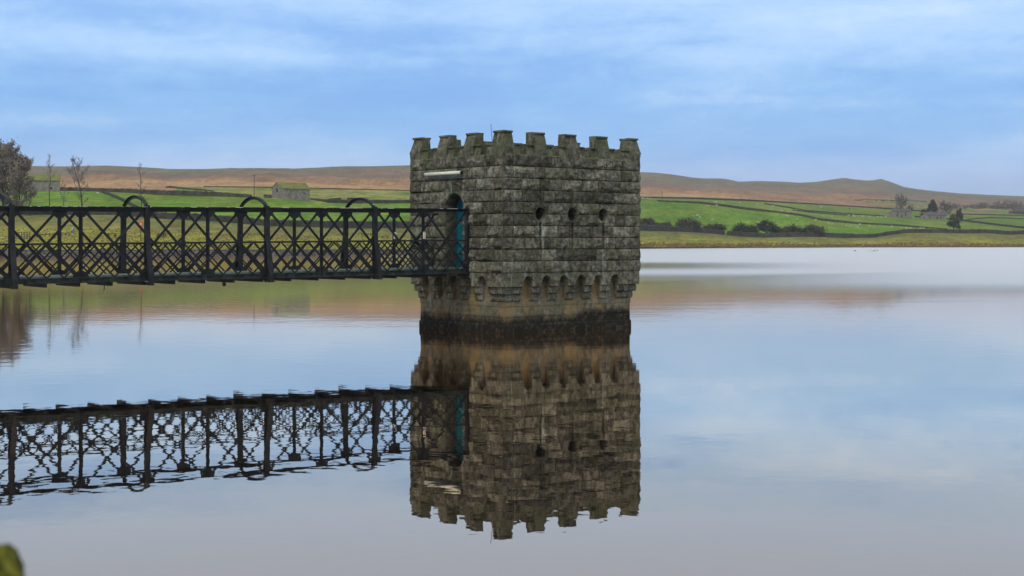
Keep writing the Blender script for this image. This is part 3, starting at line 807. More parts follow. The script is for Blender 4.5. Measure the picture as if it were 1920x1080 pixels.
dry_wall([(106,357.5),(200,360),(250,362),(300,366.2),(400,368.2),(475,370.5)], [7,7,8,10,9,5.5], 'thick dark wall along the top of the bright field left of the barn', 'drystone_dark', seed=4)
dry_wall([(492,370.8),(502,371.3),(512,372)], 6.5, 'short dark wall stub joining the left gable of the barn', 'drystone_dark', seed=5)
dry_wall([(579,374),(600,377.5),(615,380.3),(660,381.5),(770,381.2),(860,381)], [3,5,6,6.5,6.5,6.5], 'dark wall running from the barn to the tower at the top of the bright field', 'drystone_dark', seed=6)
dry_wall([(609,377),(620,375.4),(641,374.8)], [2,4,4.2], 'low raised wall stub left of the gap behind the middle bridge arch', 'drystone_dark', seed=7)
dry_wall([(649,374.6),(665,374.6),(690,376.8)], [4,4.2,2], 'low raised wall stub right of the gap behind the middle bridge arch', 'drystone_dark', seed=8)
dry_wall([(308,352.2),(320,351.8),(335,353.5),(360,356),(385,357.8),(402,359)], [2,3.5,3,3,2.8,2], 'low curving dark wall above the thick wall, under the moor on the left', 'drystone_dark', seed=9)
dry_wall([(180,357),(205,366),(228,376),(250,387),(262,394)], [4,5,6,6,6], 'wall slanting down the bright field beside the left bridge arch', 'drystone_dark', seed=10)
dry_wall([(380,350.7),(520,352.2),(620,354.7),(770,357.8),(860,360)], 1.9, 'thin dark wall along the foot of the moor behind the barn', 'drystone_dark', seed=11)
dry_wall([(1150,369),(1200,370.8),(1300,373.3),(1400,377),(1500,382),(1600,388),(1660,392),(1735,397)], [3,3,4,4,2.8,2.8,3,3], 'long wall along the foot of the moor right of the tower', 'drystone_dark', seed=12)
dry_wall([(1230,377.5),(1316,382),(1363,388),(1400,393.5),(1466,400),(1507,406),(1530,412),(1557,415.5),(1604,419.5),(1660,422.5),(1695,424.7),(1734,428),(1780,430)], [3,4.5,5,5.5,4,5,5,5,4,4,4,3.5,2], 'thick dark wall curving down across the right hillside above the bushes', 'drystone_dark', seed=13)
dry_wall([(1431,382.4),(1471,388.7),(1510,395.8),(1573,400.5),(1660,406)], [2.5,2.8,2.8,2.5,2.5], 'wall crossing the right hillside between two sheep strips towards the farmhouse', 'drystone_dark', seed=14)
dry_wall([(1484,394.4),(1520,398.8),(1560,402.2),(1600,405)], 2.2, 'short low wall inside the sheep strip on the right hillside', 'drystone_dark', seed=15)
dry_wall([(1713,406.6),(1775,411.5),(1813,415.5),(1870,423),(1925,429)], [3,3,4,4.5,4.5], 'dark wall running from the farm cottage down to the right frame edge', 'drystone_dark', seed=16)
dry_wall([(1808,413.6),(1830,410.6),(1852,409),(1890,409.8),(1925,411.5)], 2.2, 'thin wall arching over the far right field behind the dark conifer', 'drystone_dark', seed=17)
dry_wall([(1805,402.3),(1860,403.2),(1925,405.5)], 2, 'upper thin straight wall on the far right fields', 'drystone_dark', seed=18)
dry_wall([(1600,375.6),(1640,375.2),(1740,378.3)], 1.6, 'faint wall across the moor slope above the farmhouse', 'drystone_dark', seed=19)
dry_wall([(1805,386.5),(1925,391.6)], 1.4, 'faint highest wall on the moor at the far right', 'drystone_dark', seed=20)

# shoreline stones
M['rock'] = simple('shore_rock', (.20,.165,.135), (.06,.055,.045), 1.2, .9, .2, .05, True)
rnd = random.Random(3)
def shore_rocks(x0, x1, n, smin, smax, lab_name):
    mb = MB()
    for k in range(n):
        x = rnd.uniform(x0, x1); Y = float(Y_S(x))+rnd.uniform(-.5, 3.2); 
        zt = float(zof(y_C(x), Y_C(x)))*max(0, (Y-float(Y_S(x))))/5.0; s = rnd.uniform(smin, smax)
        mb.lump(((x-960)/F*Y, Y, zt+.05), (s*rnd.uniform(.8,1.6), s, s*.6), k, .35, 5, 4)
    o = mb.build('shore_rocks', M['rock']); tag(o, kind='stuff', label=lab_name, cat='rocks')
shore_rocks(-150, 800, 2200, .10, .42, 'pale loose stones along the left waterline below the rough grass')
shore_rocks(1150, 1950, 900, .12, .40, 'dark stones along the right waterline')
# reeds and tussocks
M['tuss'] = simple('dead_rushes', (.17,.115,.035), (.09,.085,.025), .5, .95, .1, 0, True)
mb = MB()
for k in range(6500):
    x = rnd.uniform(-150, 1950); Y = float(Y_C(x))+abs(rnd.gauss(0, 14)) if x > 900 else float(Y_C(x))+rnd.uniform(0, 60)
    i = int(np.searchsorted(px, x)); z = float(np.interp(Y, YR[i], ZR[i])); s = rnd.uniform(.18, .5)*(1 if x > 900 else .5)
    X = (x-960)/F*Y; n_ = len(mb.v)
    mb.v += [(X-s*1.5, Y, z-.1), (X+s*1.5, Y, z-.1), (X+s*rnd.uniform(.3,.8), Y+.2, z+s), (X-s*rnd.uniform(.3,.8), Y+.2, z+s*.9)]; mb.f.append((n_, n_+1, n_+2, n_+3))
o = mb.build('rush_tussocks', M['tuss'], fix=False); tag(o, 'brown rush tussocks in the rough shore grass', 'rushes', kind='stuff')

# ================================================================ BUILDINGS
M['barnstone'] = simple('barn_rubble', (.30,.26,.205), (.175,.15,.12), .9, .95, .1, .1)
M['barnroof'] = simple('mossy_stone_slates', (.215,.215,.055), (.14,.145,.055), .8, .95, .1, .1)
M['slate'] = simple('grey_slate', (.125,.11,.11), (.085,.075,.075), .8, .9, .2, .1)
M['glassd'] = simple('dark_opening', (.015,.015,.017), (.01,.01,.01), 1, .4, .4)
M['sandst'] = simple('pale_farm_stone', (.30,.255,.175), (.17,.145,.105), .8, .95, .1, .1)
def gabled(p, L, Wd, Hh, Rh, rz, label, wallm, roofm, ops=(), chim=(), name='stone_barn', cat='barn', sink=1.5):
    """local x = long axis, y = -Wd/2 is the front; ops: (side, x, z, w, h, kind)"""
    e = empty(name, p, rz); tag(e, label, cat)
    mb = MB(); x0, x1, y0, y1 = -L/2, L/2, -Wd/2, Wd/2
    mb.add([(x0,y0,-sink),(x1,y0,-sink),(x1,y1,-sink),(x0,y1,-sink),(x0,y0,Hh),(x1,y0,Hh),(x1,y1,Hh),(x0,y1,Hh),(x0,0,Hh+Rh),(x1,0,Hh+Rh)],
           [(0,1,5,4),(2,3,7,6),(0,4,8,7,3),(1,2,6,9,5),(0,3,2,1),(4,5,9,8),(6,7,8,9)])
    w = mb.build('wall', M[wallm], e)
    mb = MB(); t = .22; ov = .3
    for sg in (-1, 1):
        a = Vector((0, sg*(Wd/2+ov), Hh-ov*Rh/(Wd/2)+.05)); r = Vector((0, 0, Hh+Rh+.05)); n = Vector((0, 0, t))
        vs = []
        for xx in (x0-.2, x1+.2):
            for q in (a, r, r+n, a+n): vs.append(q+Vector((xx, 0, 0)))
        mb.add(vs, [(0,1,2,3),(7,6,5,4),(0,4,5,1),(1,5,6,2),(2,6,7,3),(3,7,4,0)])
    rf = mb.build('roof', M[roofm], e)
    for cx in chim:
        mb = MB().box(cx-.45, cx+.45, -.35, .35, Hh+Rh-.4, Hh+Rh+1.1); mb.box(cx-.52, cx+.52, -.42, .42, Hh+Rh+1.1, Hh+Rh+1.22); mb.build('chimney', M[wallm], rf)
    for (sd, x, z, w_, h_, kind) in ops:
        mb = MB()
        if sd == 'front': mb.box(x-w_/2, x+w_/2, y0-.04, y0+.1, z, z+h_); lb = MB().box(x-w_/2-.15, x+w_/2+.15, y0-.09, y0-.02, z+h_, z+h_+.22)
        else:
            xx = x0 if sd == 'left' else x1; s_ = -1 if sd == 'left' else 1
            mb.box(min(xx+s_*.04, xx-s_*.1), max(xx+s_*.04, xx-s_*.1), x-w_/2, x+w_/2, z, z+h_); lb = MB().box(min(xx+s_*.09, xx+s_*.02), max(xx+s_*.09, xx+s_*.02), x-w_/2-.15, x+w_/2+.15, z+h_, z+h_+.22)
        o = mb.build(kind, M['glassd'], e); lb.build('lintel', M[wallm], o)
    return e
# barn: near corner at photo (527.5, 371), right end (580.8, 377.5)
g0 = ground(527.5, 372.5); g0.z -= .2
g1 = ground(581, 377.2); g1.z = g0.z
dv = (g1-g0); dv.z = 0; dv.y = 9.0; dv.x *= .97; L = dv.length; ang = math.atan2(dv.y, dv.x); bw_ = 7.6
nv = Vector((-math.sin(ang), math.cos(ang), 0))
cen = (g0+g1)/2+nv*bw_/2
gabled(cen, L, bw_, 4.5, 2.5, ang, 'lone stone barn with mossy roof and gable window on the bright green field', 'barnstone', 'barnroof',
       (('left', -.3, 3.1, 1.25, 1.6, 'window'), ('front', L/2-2.7, 2.3, .6, .7, 'vent'), ('front', -2.4, 3.0, .3, .5, 'vent')), sink=3.5)
g = ground(81, 358.5)
gabled(g, 60/F*g.y, 8, 4.2, 2.3, .31, 'long stone barn with a mossy green roof behind the bare trees at left', 'barnstone', 'barnroof', (('front', 3, .6, .8, 1.0, 'window'),), sink=2)
g = ground(1690, 407.5)
sc = g.y/F
gabled(g, 33*sc, 9, 10.5*sc, 5.0*sc, -.25, 'pale stone farmhouse with a bare tree behind it on the right hillside', 'sandst', 'slate',
       (('front', -3.2, 1, 1.1, 1.6, 'window'), ('front', .3, .1, 1.2, 2.2, 'door'), ('front', 3.6, 1, 1.1, 1.6, 'window'), ('front', -3.2, 3.2, 1, 1.1, 'window'), ('front', 3.6, 3.2, 1, 1.1, 'window')), (-5.0,), 'farmhouse', 'house')
mbp = ground(1679, 407)
gabled(mbp+Vector((-1.5, 2, 0)), 12*sc, 7, 7*sc, 4*sc, 1.1, 'low stone lean-to shed against the left end of the pale farmhouse', 'sandst', 'slate', (), (), 'shed', 'shed')
g = ground(1752, 411.0); sc = g.y/F
gabled(g, 42*sc, 10, 6.5*sc, 6.5*sc, -.20, 'low farm cottage with a grey slate roof under the tall dark conifer', 'sandst', 'slate',
       (('front', -4.2, .5, 1.1, 1.4, 'window'), ('front', 2.0, .1, 1.2, 2.0, 'door'), ('front', 5.2, .5, 1.1, 1.3, 'window')), (-3,), 'farm_cottage', 'house')
g = ground(1733, 411.0)
gabled(g+Vector((0, -1, 0)), 13*sc, 6.5, 5.5*sc, 4.5*sc, 1.25, 'small stone outhouse at the left end of the slate roofed cottage', 'barnstone', 'slate', (('left', 0, .6, 1, 1.5, 'door'),), (), 'outhouse', 'shed')

# ================================================================ TREES
M['bark'] = simple('bare_bark', (.075,.062,.050), (.045,.038,.032), 2, .95, .1, 0)
M['twig'] = simple('bare_twigs', (.225,.19,.165), (.17,.145,.125), 1, .95, .1, 0)
M['twig_red'] = simple('reddish_twigs', (.20,.155,.145), (.15,.12,.115), 1, .95, .1, 0)
def leafmat(name, a, b):
    m = NT(name); v = m.obj()
    c = m.mix(m.rng(m.noise(v, .5, 4, .6), .4, .6), a, b); m.bsdf(c, .9, None, .1); return m.m
M['leaf_dark'] = leafmat('dark_evergreen_leaves', (.034,.038,.020), (.066,.060,.032))
M['leaf_brown'] = leafmat('winter_brown_leaves', (.105,.085,.048), (.062,.062,.032))
M['leaf_mid'] = leafmat('olive_hedge_leaves', (.075,.075,.026), (.050,.045,.022))
M['leaf_haze'] = leafmat('haze_toned_twigs', (.175,.145,.120), (.125,.118,.085))  # distance haze painted into the twig colour as a paler tone
M['leaf_ivy'] = leafmat('ivy_and_dead_leaves', (.20,.17,.12), (.25,.205,.165))

def bare_tree(p, h, w, lab, seed, mat='twig', dens=1.0, group=None, lean=0, leaf=None, nleaf=0, r0=None, low=.25, mintw=.03):
    rnd = random.Random(seed); e = empty('bare_tree', p); tag(e, lab, 'tree', group)
    tk = MB(); cr_ = MB(); r0 = r0 or h*.018; tips = []
    top = Vector((lean, 0, h*.97)); pts = []
    for i in range(9):
        t = i/8; pts.append(Vector((lean*t*t+rnd.uniform(-.02,.02)*h*t, rnd.uniform(-.02,.02)*h*t, h*.95*t-(.5 if i == 0 else 0))))
    tk.tube(pts, [r0*(1-.88*i/8) for i in range(9)], 6)
    def branch(p0, d, ln, r, lv):
        n = 4; q = p0.copy(); ps = [q.copy()]; dd = d.copy()
        for k in range(n):
            dd = (dd+Vector((rnd.uniform(-.22,.22), rnd.uniform(-.22,.22), rnd.uniform(-.05,.22)))).normalized()
            q = q+dd*ln/n; ps.append(q.copy())
        tgt = tk if lv == 0 else cr_
        tgt.tube(ps, [max(r*(1-.75*k/n), mintw) for k in range(n+1)], 4 if lv == 0 else 3, False)
        if lv < 3:
            m_ = int({0: 7, 1: 5, 2: 3}[lv]*dens)
            for k in range(m_):
                i = rnd.randint(1, n); a = rnd.uniform(.4, 1.0)
                nd = (dd+Vector((rnd.uniform(-1,1), rnd.uniform(-1,1), rnd.uniform(-.3,.8)))*a).normalized()
                branch(ps[i], nd, ln*rnd.uniform(.38, .6), r*.5, lv+1)
        else: tips.append(ps[-1])
        if lv >= 1: tips.append(ps[-1])
    nb = int(16*dens)
    for k in range(nb):
        t = low+(1-low)*(k+.5)/nb; i = min(7, int(t*8)); q = pts[i].lerp(pts[i+1], t*8-i)
        an = k*2.4+rnd.uniform(-.4,.4); prof = math.sin(PI*min(1, (t-low)/(1-low)*.85+.12))**.7
        d = Vector((math.cos(an), math.sin(an), .75+.6*t)).normalized()
        branch(q, d, max(.10*h, w*.5*prof*rnd.uniform(.8, 1.15)), r0*.35*(1.1-t), 0)
    tk.build('trunk', M['bark'], e)
    if leaf:
        for k in range(nleaf):
            c = rnd.choice(tips)+Vector((rnd.gauss(0,.5), rnd.gauss(0,.5), rnd.gauss(0,.4))); s = rnd.uniform(.10, .2)
            a = Vector((rnd.gauss(0,1), rnd.gauss(0,1), rnd.gauss(0,1))).normalized(); b = a.orthogonal().normalized()
            n_ = len(cr_.v); cr_.v += [tuple(c-a*s-b*s), tuple(c+a*s-b*s), tuple(c+a*s+b*s), tuple(c-a*s+b*s)]; cr_.f.append((n_,n_+1,n_+2,n_+3))
        cr_.build('crown', M[leaf], e, fix=False)
    else: cr_.build('crown', M[mat], e, fix=False)
    return e
def leafy(p, w, h, lab, seed, mat, kind='shrub', name='shrub', cat='shrub', group=None, n=2600, conic=False, ls=.25, twigs=True):
    """many leaf clumps spread through an uneven crown"""
    rnd = random.Random(seed); e = empty(name, p); tag(e, lab, cat, group)
    tk = MB(); 
    for k in range(7):
        a = rnd.uniform(0, 2*PI); r = rnd.uniform(.1, .42)*w
        hh = h*rnd.uniform(.5, .92)
        if conic: r *= .15; hh = h*.95
        tk.tube([(0,0,-.5), (r*.3*math.cos(a), r*.3*math.sin(a), hh*.45), (r*math.cos(a), r*math.sin(a), hh)], [.16, .09, .03], 4)
    tk.build('trunk' if cat == 'tree' else 'stems', M['bark'], e)
    cr_ = MB(); cl_ = []
    for k in range(26):
        if conic:
            z = rnd.uniform(.08, 1); rr = w*.5*(1-z)**.8; a = rnd.uniform(0, 2*PI); cl_.append((Vector((rr*.65*math.cos(a), rr*.65*math.sin(a), z*h*.96)), max(.35, w*.16*(1.15-z))))
        else:
            a = rnd.uniform(0, 2*PI); rr = math.sqrt(rnd.random())*.5*w*.85; z = h*(1-(rr/(w*.5))**2*.75)*rnd.uniform(.25, .93); cl_.append((Vector((rr*math.cos(a), rr*math.sin(a), z)), w*rnd.uniform(.07, .15)))
    for k in range(n):
        c, r = rnd.choice(cl_); q = c+Vector((rnd.gauss(0,1)*r*.62, rnd.gauss(0,1)*r*.62, rnd.gauss(0,1)*r*.5))
        if q.z < 0: q.z = abs(q.z)*.5
        s = ls*rnd.uniform(.6, 1.3); a = Vector((rnd.gauss(0,1), rnd.gauss(0,1), rnd.gauss(0,1))).normalized(); b = a.orthogonal().normalized()
        n_ = len(cr_.v); cr_.v += [tuple(q-a*s-b*s), tuple(q+a*s-b*s*.6), tuple(q+a*s+b*s), tuple(q-a*s*.6+b*s)]; cr_.f.append((n_,n_+1,n_+2,n_+3))
    if twigs:
        for k in range(160):
            c, r = rnd.choice(cl_); d = Vector((rnd.uniform(-1,1), rnd.uniform(-1,1), rnd.uniform(.2,1.4))).normalized(); cr_.tube([c, c+d*r*rnd.uniform(1, 2.0)], [.07, .03], 3, False)
    cr_.build('crown' if cat == 'tree' else 'foliage', M[mat], e, fix=False)
    return e
def gpx(x, y, hpx): g = ground(x, y); return g, hpx*g.y/F
g, h = gpx(6, 404, 126); sc = g.y/F
bare_tree(g, h, 74*sc, 'tall dense brown tree cut by the left frame edge behind the footbridge', 1, 'twig', 1.6, None, 0, 'leaf_ivy', 2300, low=.08, mintw=.05)
g, h = gpx(36, 406, 106)
bare_tree(g, h, 60*sc, 'bushy brown tree just right of the tallest tree at the left frame edge', 2, 'twig', 1.6, None, 0, 'leaf_ivy', 1700, low=.08, mintw=.05)
g, h = gpx(93, 403, 106)
bare_tree(g, h, 26*sc, 'thin faint bare tree right of the dense brown trees', 3, 'twig', .75, 'slender bare trees along the shore wall', 0, low=.5, mintw=.02, r0=.16)
g, h = gpx(155, 404, 105)
bare_tree(g, h, 46*sc, 'leaning bare tree with low side branches above the footbridge', 4, 'twig', 1.0, 'slender bare trees along the shore wall', -3.0, low=.18, mintw=.02, r0=.24)
g, h = gpx(119, 404, 62)
bare_tree(g, h, 26*sc, 'small bare sapling between the faint tree and the leaning tree', 5, 'twig', .7, 'slender bare trees along the shore wall', .3, low=.3, mintw=.02, r0=.12)
g, h = gpx(266, 405, 95)
bare_tree(g, h, 20*sc, 'very slender bare tree beside the left bridge arch', 6, 'twig', .8, 'slender bare trees along the shore wall', -.8, low=.3, mintw=.02, r0=.15)
g, h = gpx(56, 404, 60)
bare_tree(g, h, 28*sc, 'small twiggy tree under the right side of the dense brown trees', 7, 'twig', .8, None, .3, low=.15, mintw=.03, r0=.15)

bl = [(1213,429,28,22,'leaf_brown','brown bush beside the right edge of the tower'),
      (1243,430,36,12,'leaf_mid','low straggling hedge plant between two brown bushes by the wall'),
      (1291,432,44,25,'leaf_brown','rounded brown bush standing alone behind the grey shore wall'),
      (1340,434,36,14,'leaf_mid','low olive bush beside the small yellow excavator'),
      (1396,441,44,28,'leaf_dark','broad dark bush right of the yellow excavator'),
      (1438,441,38,33,'leaf_dark','tallest rounded dark bush in the row above the right shore'),
      (1468,441,30,20,'leaf_brown','brown bush between the tallest dark bush and the spreading hedge'),
      (1492,442,36,21,'leaf_dark','dark spreading hedge bush in the middle of the row on the right'),
      (1526,443,40,23,'leaf_brown','last bush at the right end of the dark row above the shore')]
for k, (x, y, w_, h_, mt, lb) in enumerate(bl):
    g = ground(x, y); s_ = g.y/F
    leafy(g, w_*s_*1.2, h_*s_*.95, lb, 100+k, mt, group='bushes behind the shore wall', n=3400, ls=.26)
g = ground(1757, 408); s_ = g.y/F
leafy(g+Vector((0,14,0)), 36*s_, 36*s_, 'tall dark conifer rising behind the slate roofed cottage', 201, 'leaf_dark', name='conifer_tree', cat='tree', conic=True, n=3200, ls=.35)
g = ground(1744, 409); leafy(g+Vector((0,12,0)), 26*s_, 20*s_, 'lower dark tree left of the tall conifer behind the cottage', 202, 'leaf_dark', name='evergreen_tree', cat='tree', n=2000, ls=.35)
g = ground(1778, 410); bare_tree(g+Vector((0,12,0)), 24*s_, 26*s_, 'reddish bare tree right of the tall conifer behind the cottage', 203, 'twig_red', 1.0, 'bare trees by the farm', mintw=.09, low=.15)
g = ground(1789, 408); bare_tree(g+Vector((0,16,0)), 20*s_, 22*s_, 'small greyish bare tree between the cottage and the narrow dark conifer', 204, 'twig', .9, 'bare trees by the farm', mintw=.08, low=.15)
g = ground(1799, 416); leafy(g, 15*g.y/F, 29*g.y/F, 'narrow dark evergreen tree standing right of the cottage', 205, 'leaf_dark', name='evergreen_tree', cat='tree', n=2200, ls=.30)
g = ground(1788, 431); leafy(g, 25*g.y/F, 34*g.y/F, 'dark upright tree on the shore wall in front of the farm', 206, 'leaf_brown', name='hedge_tree', cat='tree', n=2600, ls=.30)
g = ground(1695, 404); s_ = g.y/F
bare_tree(g+Vector((0,14,0)), 28*s_, 34*s_, 'bare tree rising behind the roof of the pale farmhouse', 207, 'twig', 1.0, 'bare trees by the farm', mintw=.08, low=.15)
g = ground(1712, 404); bare_tree(g+Vector((0,12,0)), 16*s_, 22*s_, 'low bare tree at the right end of the pale farmhouse', 208, 'twig', .9, 'bare trees by the farm', mintw=.07, low=.1)
# distant woodland clumps at the far right
wd = [(1826,391,34,9),(1848,390,32,10),(1870,392,30,13),(1886,393,28,17),(1900,394,28,20),(1915,394,26,17),(1929,394,26,15),(1795,391,34,8),(1905,401,30,8),(1925,402,26,9)]
wn = ['first', 'second', 'third', 'fourth', 'fifth', 'sixth', 'seventh', 'eighth', 'ninth', 'tenth', 'eleventh', 'twelfth']
order = sorted(range(len(wd)), key=lambda k: wd[k][0])
for r_, k in enumerate(order):
    x, y, w_, h_ = wd[k]
    g = ground(x, y); s_ = g.y/F
    leafy(g, w_*s_, h_*s_, 'hazy brownish tree of the far right wood, %s from the left' % wn[r_], 300+k, 'leaf_haze', name='distant_tree', cat='tree', group='distant trees of the far right wood', n=700, ls=.42)

# ================================================================ POLES
def pole(x, y, hpx, lab, cross=True):
    g = ground(x, y); h = hpx*g.y/F; e = empty('telegraph_pole', g); tag(e, lab, 'pole', 'telegraph poles')
    MB().tube([(0,0,-.5), (0,0,h)], [.16, .12], 8).build('shaft', M['polewood'], e)
    if cross:
        b = MB().box(-.9, .9, -.06, .06, h-.5, h-.36); b.build('crossarm', M['polewood'], e)
        for q in (-.8, 0, .8): MB().tube([(q,0,h-.36), (q,0,h-.2)], .04, 6).build('insulator', M['white'], e)
pole(476.5, 368.5, 41, 'telegraph pole standing left of the lone barn')
pole(1241.5, 378, 19, 'faint telegraph pole on the hillside right of the tower')
pole(1593, 404, 14, 'small telegraph pole among the sheep on the right hillside')

# ================================================================ SHEEP
def skin_mesh(name, verts, edges, radii, mat, sub=1):
    me = bpy.data.meshes.new(name); me.from_pydata(verts, edges, []); o = bpy.data.objects.new(name, me); C.objects.link(o)
    sk = o.modifiers.new('s', 'SKIN'); 
    for i, r in enumerate(radii): me.skin_vertices[0].data[i].radius = (r, r)
    me.skin_vertices[0].data[0].use_root = True
    ss_ = o.modifiers.new('u', 'SUBSURF'); ss_.levels = sub; ss_.render_levels = sub
    dg = bpy.context.evaluated_depsgraph_get(); ev = o.evaluated_get(dg); m2 = bpy.data.meshes.new_from_object(ev)
    m2.name = name; m2.materials.clear(); m2.materials.append(mat)
    for p_ in m2.polygons: p_.use_smooth = True
    bpy.data.objects.remove(o); return m2
M['wool'] = simple('sheep_wool', (.62,.58,.47), (.50,.46,.36), 6, .95, .1)
V = [(0,0,.62),(.32,0,.66),(-.32,0,.62),(.52,0,.80),(.66,0,.84),(.86,0,.70),  (.34,.14,.40),(.35,.15,.22),(.35,.15,.0), (.34,-.14,.40),(.35,-.15,.22),(.35,-.15,0), (-.36,.14,.42),(-.42,.15,.24),(-.38,.15,0), (-.36,-.14,.42),(-.42,-.15,.24),(-.38,-.15,0), (-.52,0,.60)]
E = [(0,1),(0,2),(1,3),(3,4),(4,5),(1,6),(6,7),(7,8),(1,9),(9,10),(10,11),(2,12),(12,13),(13,14),(2,15),(15,16),(16,17),(2,18)]
R = [.31,.29,.29,.17,.13,.07,.10,.05,.045,.10,.05,.045,.12,.055,.045,.12,.055,.045,.07]
sheep_me = skin_mesh('sheep', V, E, R, M['wool'])
V2 = [(x, y, z) for (x, y, z) in V]; V2[3] = (.56,0,.55); V2[4] = (.68,0,.32); V2[5] = (.80,0,.14)
graze_me = skin_mesh('sheep_grazing', V2, E, R, M['wool'])
SH = {
 'topmost right field': [(1205.3,372.5),(1214.4,373.5),(1219.4,374.3)],
 'strip between two hillside walls': [(1340.3,380.2),(1344.6,380.4),(1356.8,381.5),(1386.4,381.6),(1419,383.9),(1450,387.5)],
 'top of the big field by the tower': [(1328.5,387.3),(1343.4,386.9)],
 'big green field above the bushes': [(1307.7,405.4),(1312,409.4),(1336,413.6),(1421,418.5),(1476.3,406.2),(1494,412.5),(1529.4,413.5)],
 'slope between diverging walls': [(1465.8,396.6),(1491.8,395)],
 'lower field beyond the bush row': [(1553.4,419.9),(1560.8,421.5),(1586.5,425),(1595,426.2),(1608.2,427),(1612,422),(1630.7,425),(1672,426),(1699.8,429.3),(1706.9,429.3),(1725.8,429.8),(1732,429.8)],
 'long sheep strip left of the farmhouse': [(1543.5,406),(1559.4,407),(1588.9,406.6),(1592.3,405.4),(1599.9,405.9),(1602.2,407.2),(1617.7,407.2),(1630.6,407.3),(1646.3,408),(1652.6,408),(1660.5,408)],
 'field under the moor on the right hillside': [(1507,387.5),(1540,389.5)],
 'gateway between farmhouse and cottage': [(1712.5,409)],
 'bright field left of the slanting wall': [(182.5,364.5)],
}
ordn = ['first','second','third','fourth','fifth','sixth','seventh','eighth','ninth','tenth','eleventh','twelfth']
rnd = random.Random(11); k = 0
for fld, lst in SH.items():
    lst = sorted(lst)
    for i, (x, y) in enumerate(lst):
        g = ground(x, y); gr = rnd.random() < .6
        o = bpy.data.objects.new('sheep', graze_me if gr else sheep_me); C.objects.link(o)
        o.location = g+Vector((0, 0, -.02)); s_ = 1.0 if g.y < 700 else 1.25
        o.rotation_euler = (0, 0, rnd.choice([0, PI])+rnd.uniform(-.5, .5)); o.scale = (s_,)*3
        lb = 'white sheep in the %s' % fld if len(lst) == 1 else 'white sheep in the %s, %s from the left' % (fld, ordn[i])
        tag(o, lb, 'sheep', 'sheep grazing on the fields'); k += 1

# ================================================================ DUCKS
V = [(0,0,.08),(.14,0,.10),(-.16,0,.10),(-.26,0,.15),(.20,0,.20),(.21,0,.29),(.30,0,.28)]
duck_me = skin_mesh('duck', V, [(0,1),(0,2),(2,3),(1,4),(4,5),(5,6)], [.12,.10,.10,.04,.045,.055,.02], simple('duck_plumage', (.05,.045,.04), (.02,.02,.02), 5, .8, .2))
for k, (x, y, lb) in enumerate(((1603,470.8,'lone dark duck floating left of the three ducks near the right shore'), (1631,470.9,'leftmost of three dark ducks floating together near the right shore'), (1639,471.0,'middle one of three dark ducks floating together near the right shore'), (1644.9,470.3,'rightmost of three dark ducks floating together near the right shore'))):
    Y = H*F/(y-HZ); o = bpy.data.objects.new('duck', duck_me); C.objects.link(o); o.location = ((x-960)/F*Y, Y, -.02); o.rotation_euler = (0, 0, k*1.3); o.scale = (1.3,)*3
    tag(o, lb, 'duck', 'ducks on the water')

# ================================================================ LEFT SHORE FURNITURE
def picnic(x, y, rz, lab, s=1.0):
    g = ground(x, y); e = empty('picnic_table', g, rz); e.scale = (s,)*3; tag(e, lab, 'picnic table', 'picnic tables on the left shore')
    b = MB()
    for q in range(5): b.box(-.9, .9, -.37+q*.15, -.37+q*.15+.14, .70, .78)
    b.build('tabletop', M['wood'], e)
    for sg in (-1, 1):
        MB().box(-.9, .9, sg*.72-.13, sg*.72+.13, .40, .48).build('bench_seat', M['wood'], e)
        b = MB(); 
        for yy in (-1, 1): b.bar((sg*.65, yy*.68, 0), (sg*.65, yy*.25, .72), .13, .09, (1,0,0))
        b.bar((sg*.65, -.8, .40), (sg*.65, .8, .40), .09, .05, (1,0,0)); b.bar((sg*.65, -.38, .69), (sg*.65, .38, .69), .07, .05, (1,0,0))
        b.build('leg', M['wood'], e)
picnic(210, 445, .5, 'dark picnic table on the left shore grass between the bridge posts', 1.25)
picnic(303, 445, -.3, 'dark picnic table right of the red lifebuoy board', 1.25)
picnic(722, 447, .2, 'faint picnic table on the shore grass beside the tower', 1.0)
g = ground(264, 452); e = empty('lifebuoy_stand', g); tag(e, 'red lifebuoy board with a white ring on a post by the left shore', 'lifebuoy')
s_ = g.y/F; zc = (452-420)*s_
MB().box(-.06, .06, -.05, .05, -.3, zc).build('post', M['wood'], e)
MB().box(-3.0*s_, 3.0*s_, -.09, -.05, zc-4.5*s_, zc+4.5*s_).build('board', M['red'], e)
b = MB(); n_ = 16
b.tube([(.23*math.cos(2*PI*q/n_)+.05, -.14, zc+.23*math.sin(2*PI*q/n_)-.02) for q in range(n_+1)], .065, 6); b.build('ring', M['white'], e)
g = ground(135.5, 440); s_ = g.y/F; e = empty('shore_sign', g); tag(e, 'small blue sign on a thin white post on the left shore grass', 'sign')
MB().tube([(0,0,-.2), (0,0,14*s_)], .06, 8).build('post', M['white'], e)
MB().box(-1.6*s_, 1.6*s_, -.1, -.06, 3.5*s_, 8*s_).build('panel', M['blue'], e)
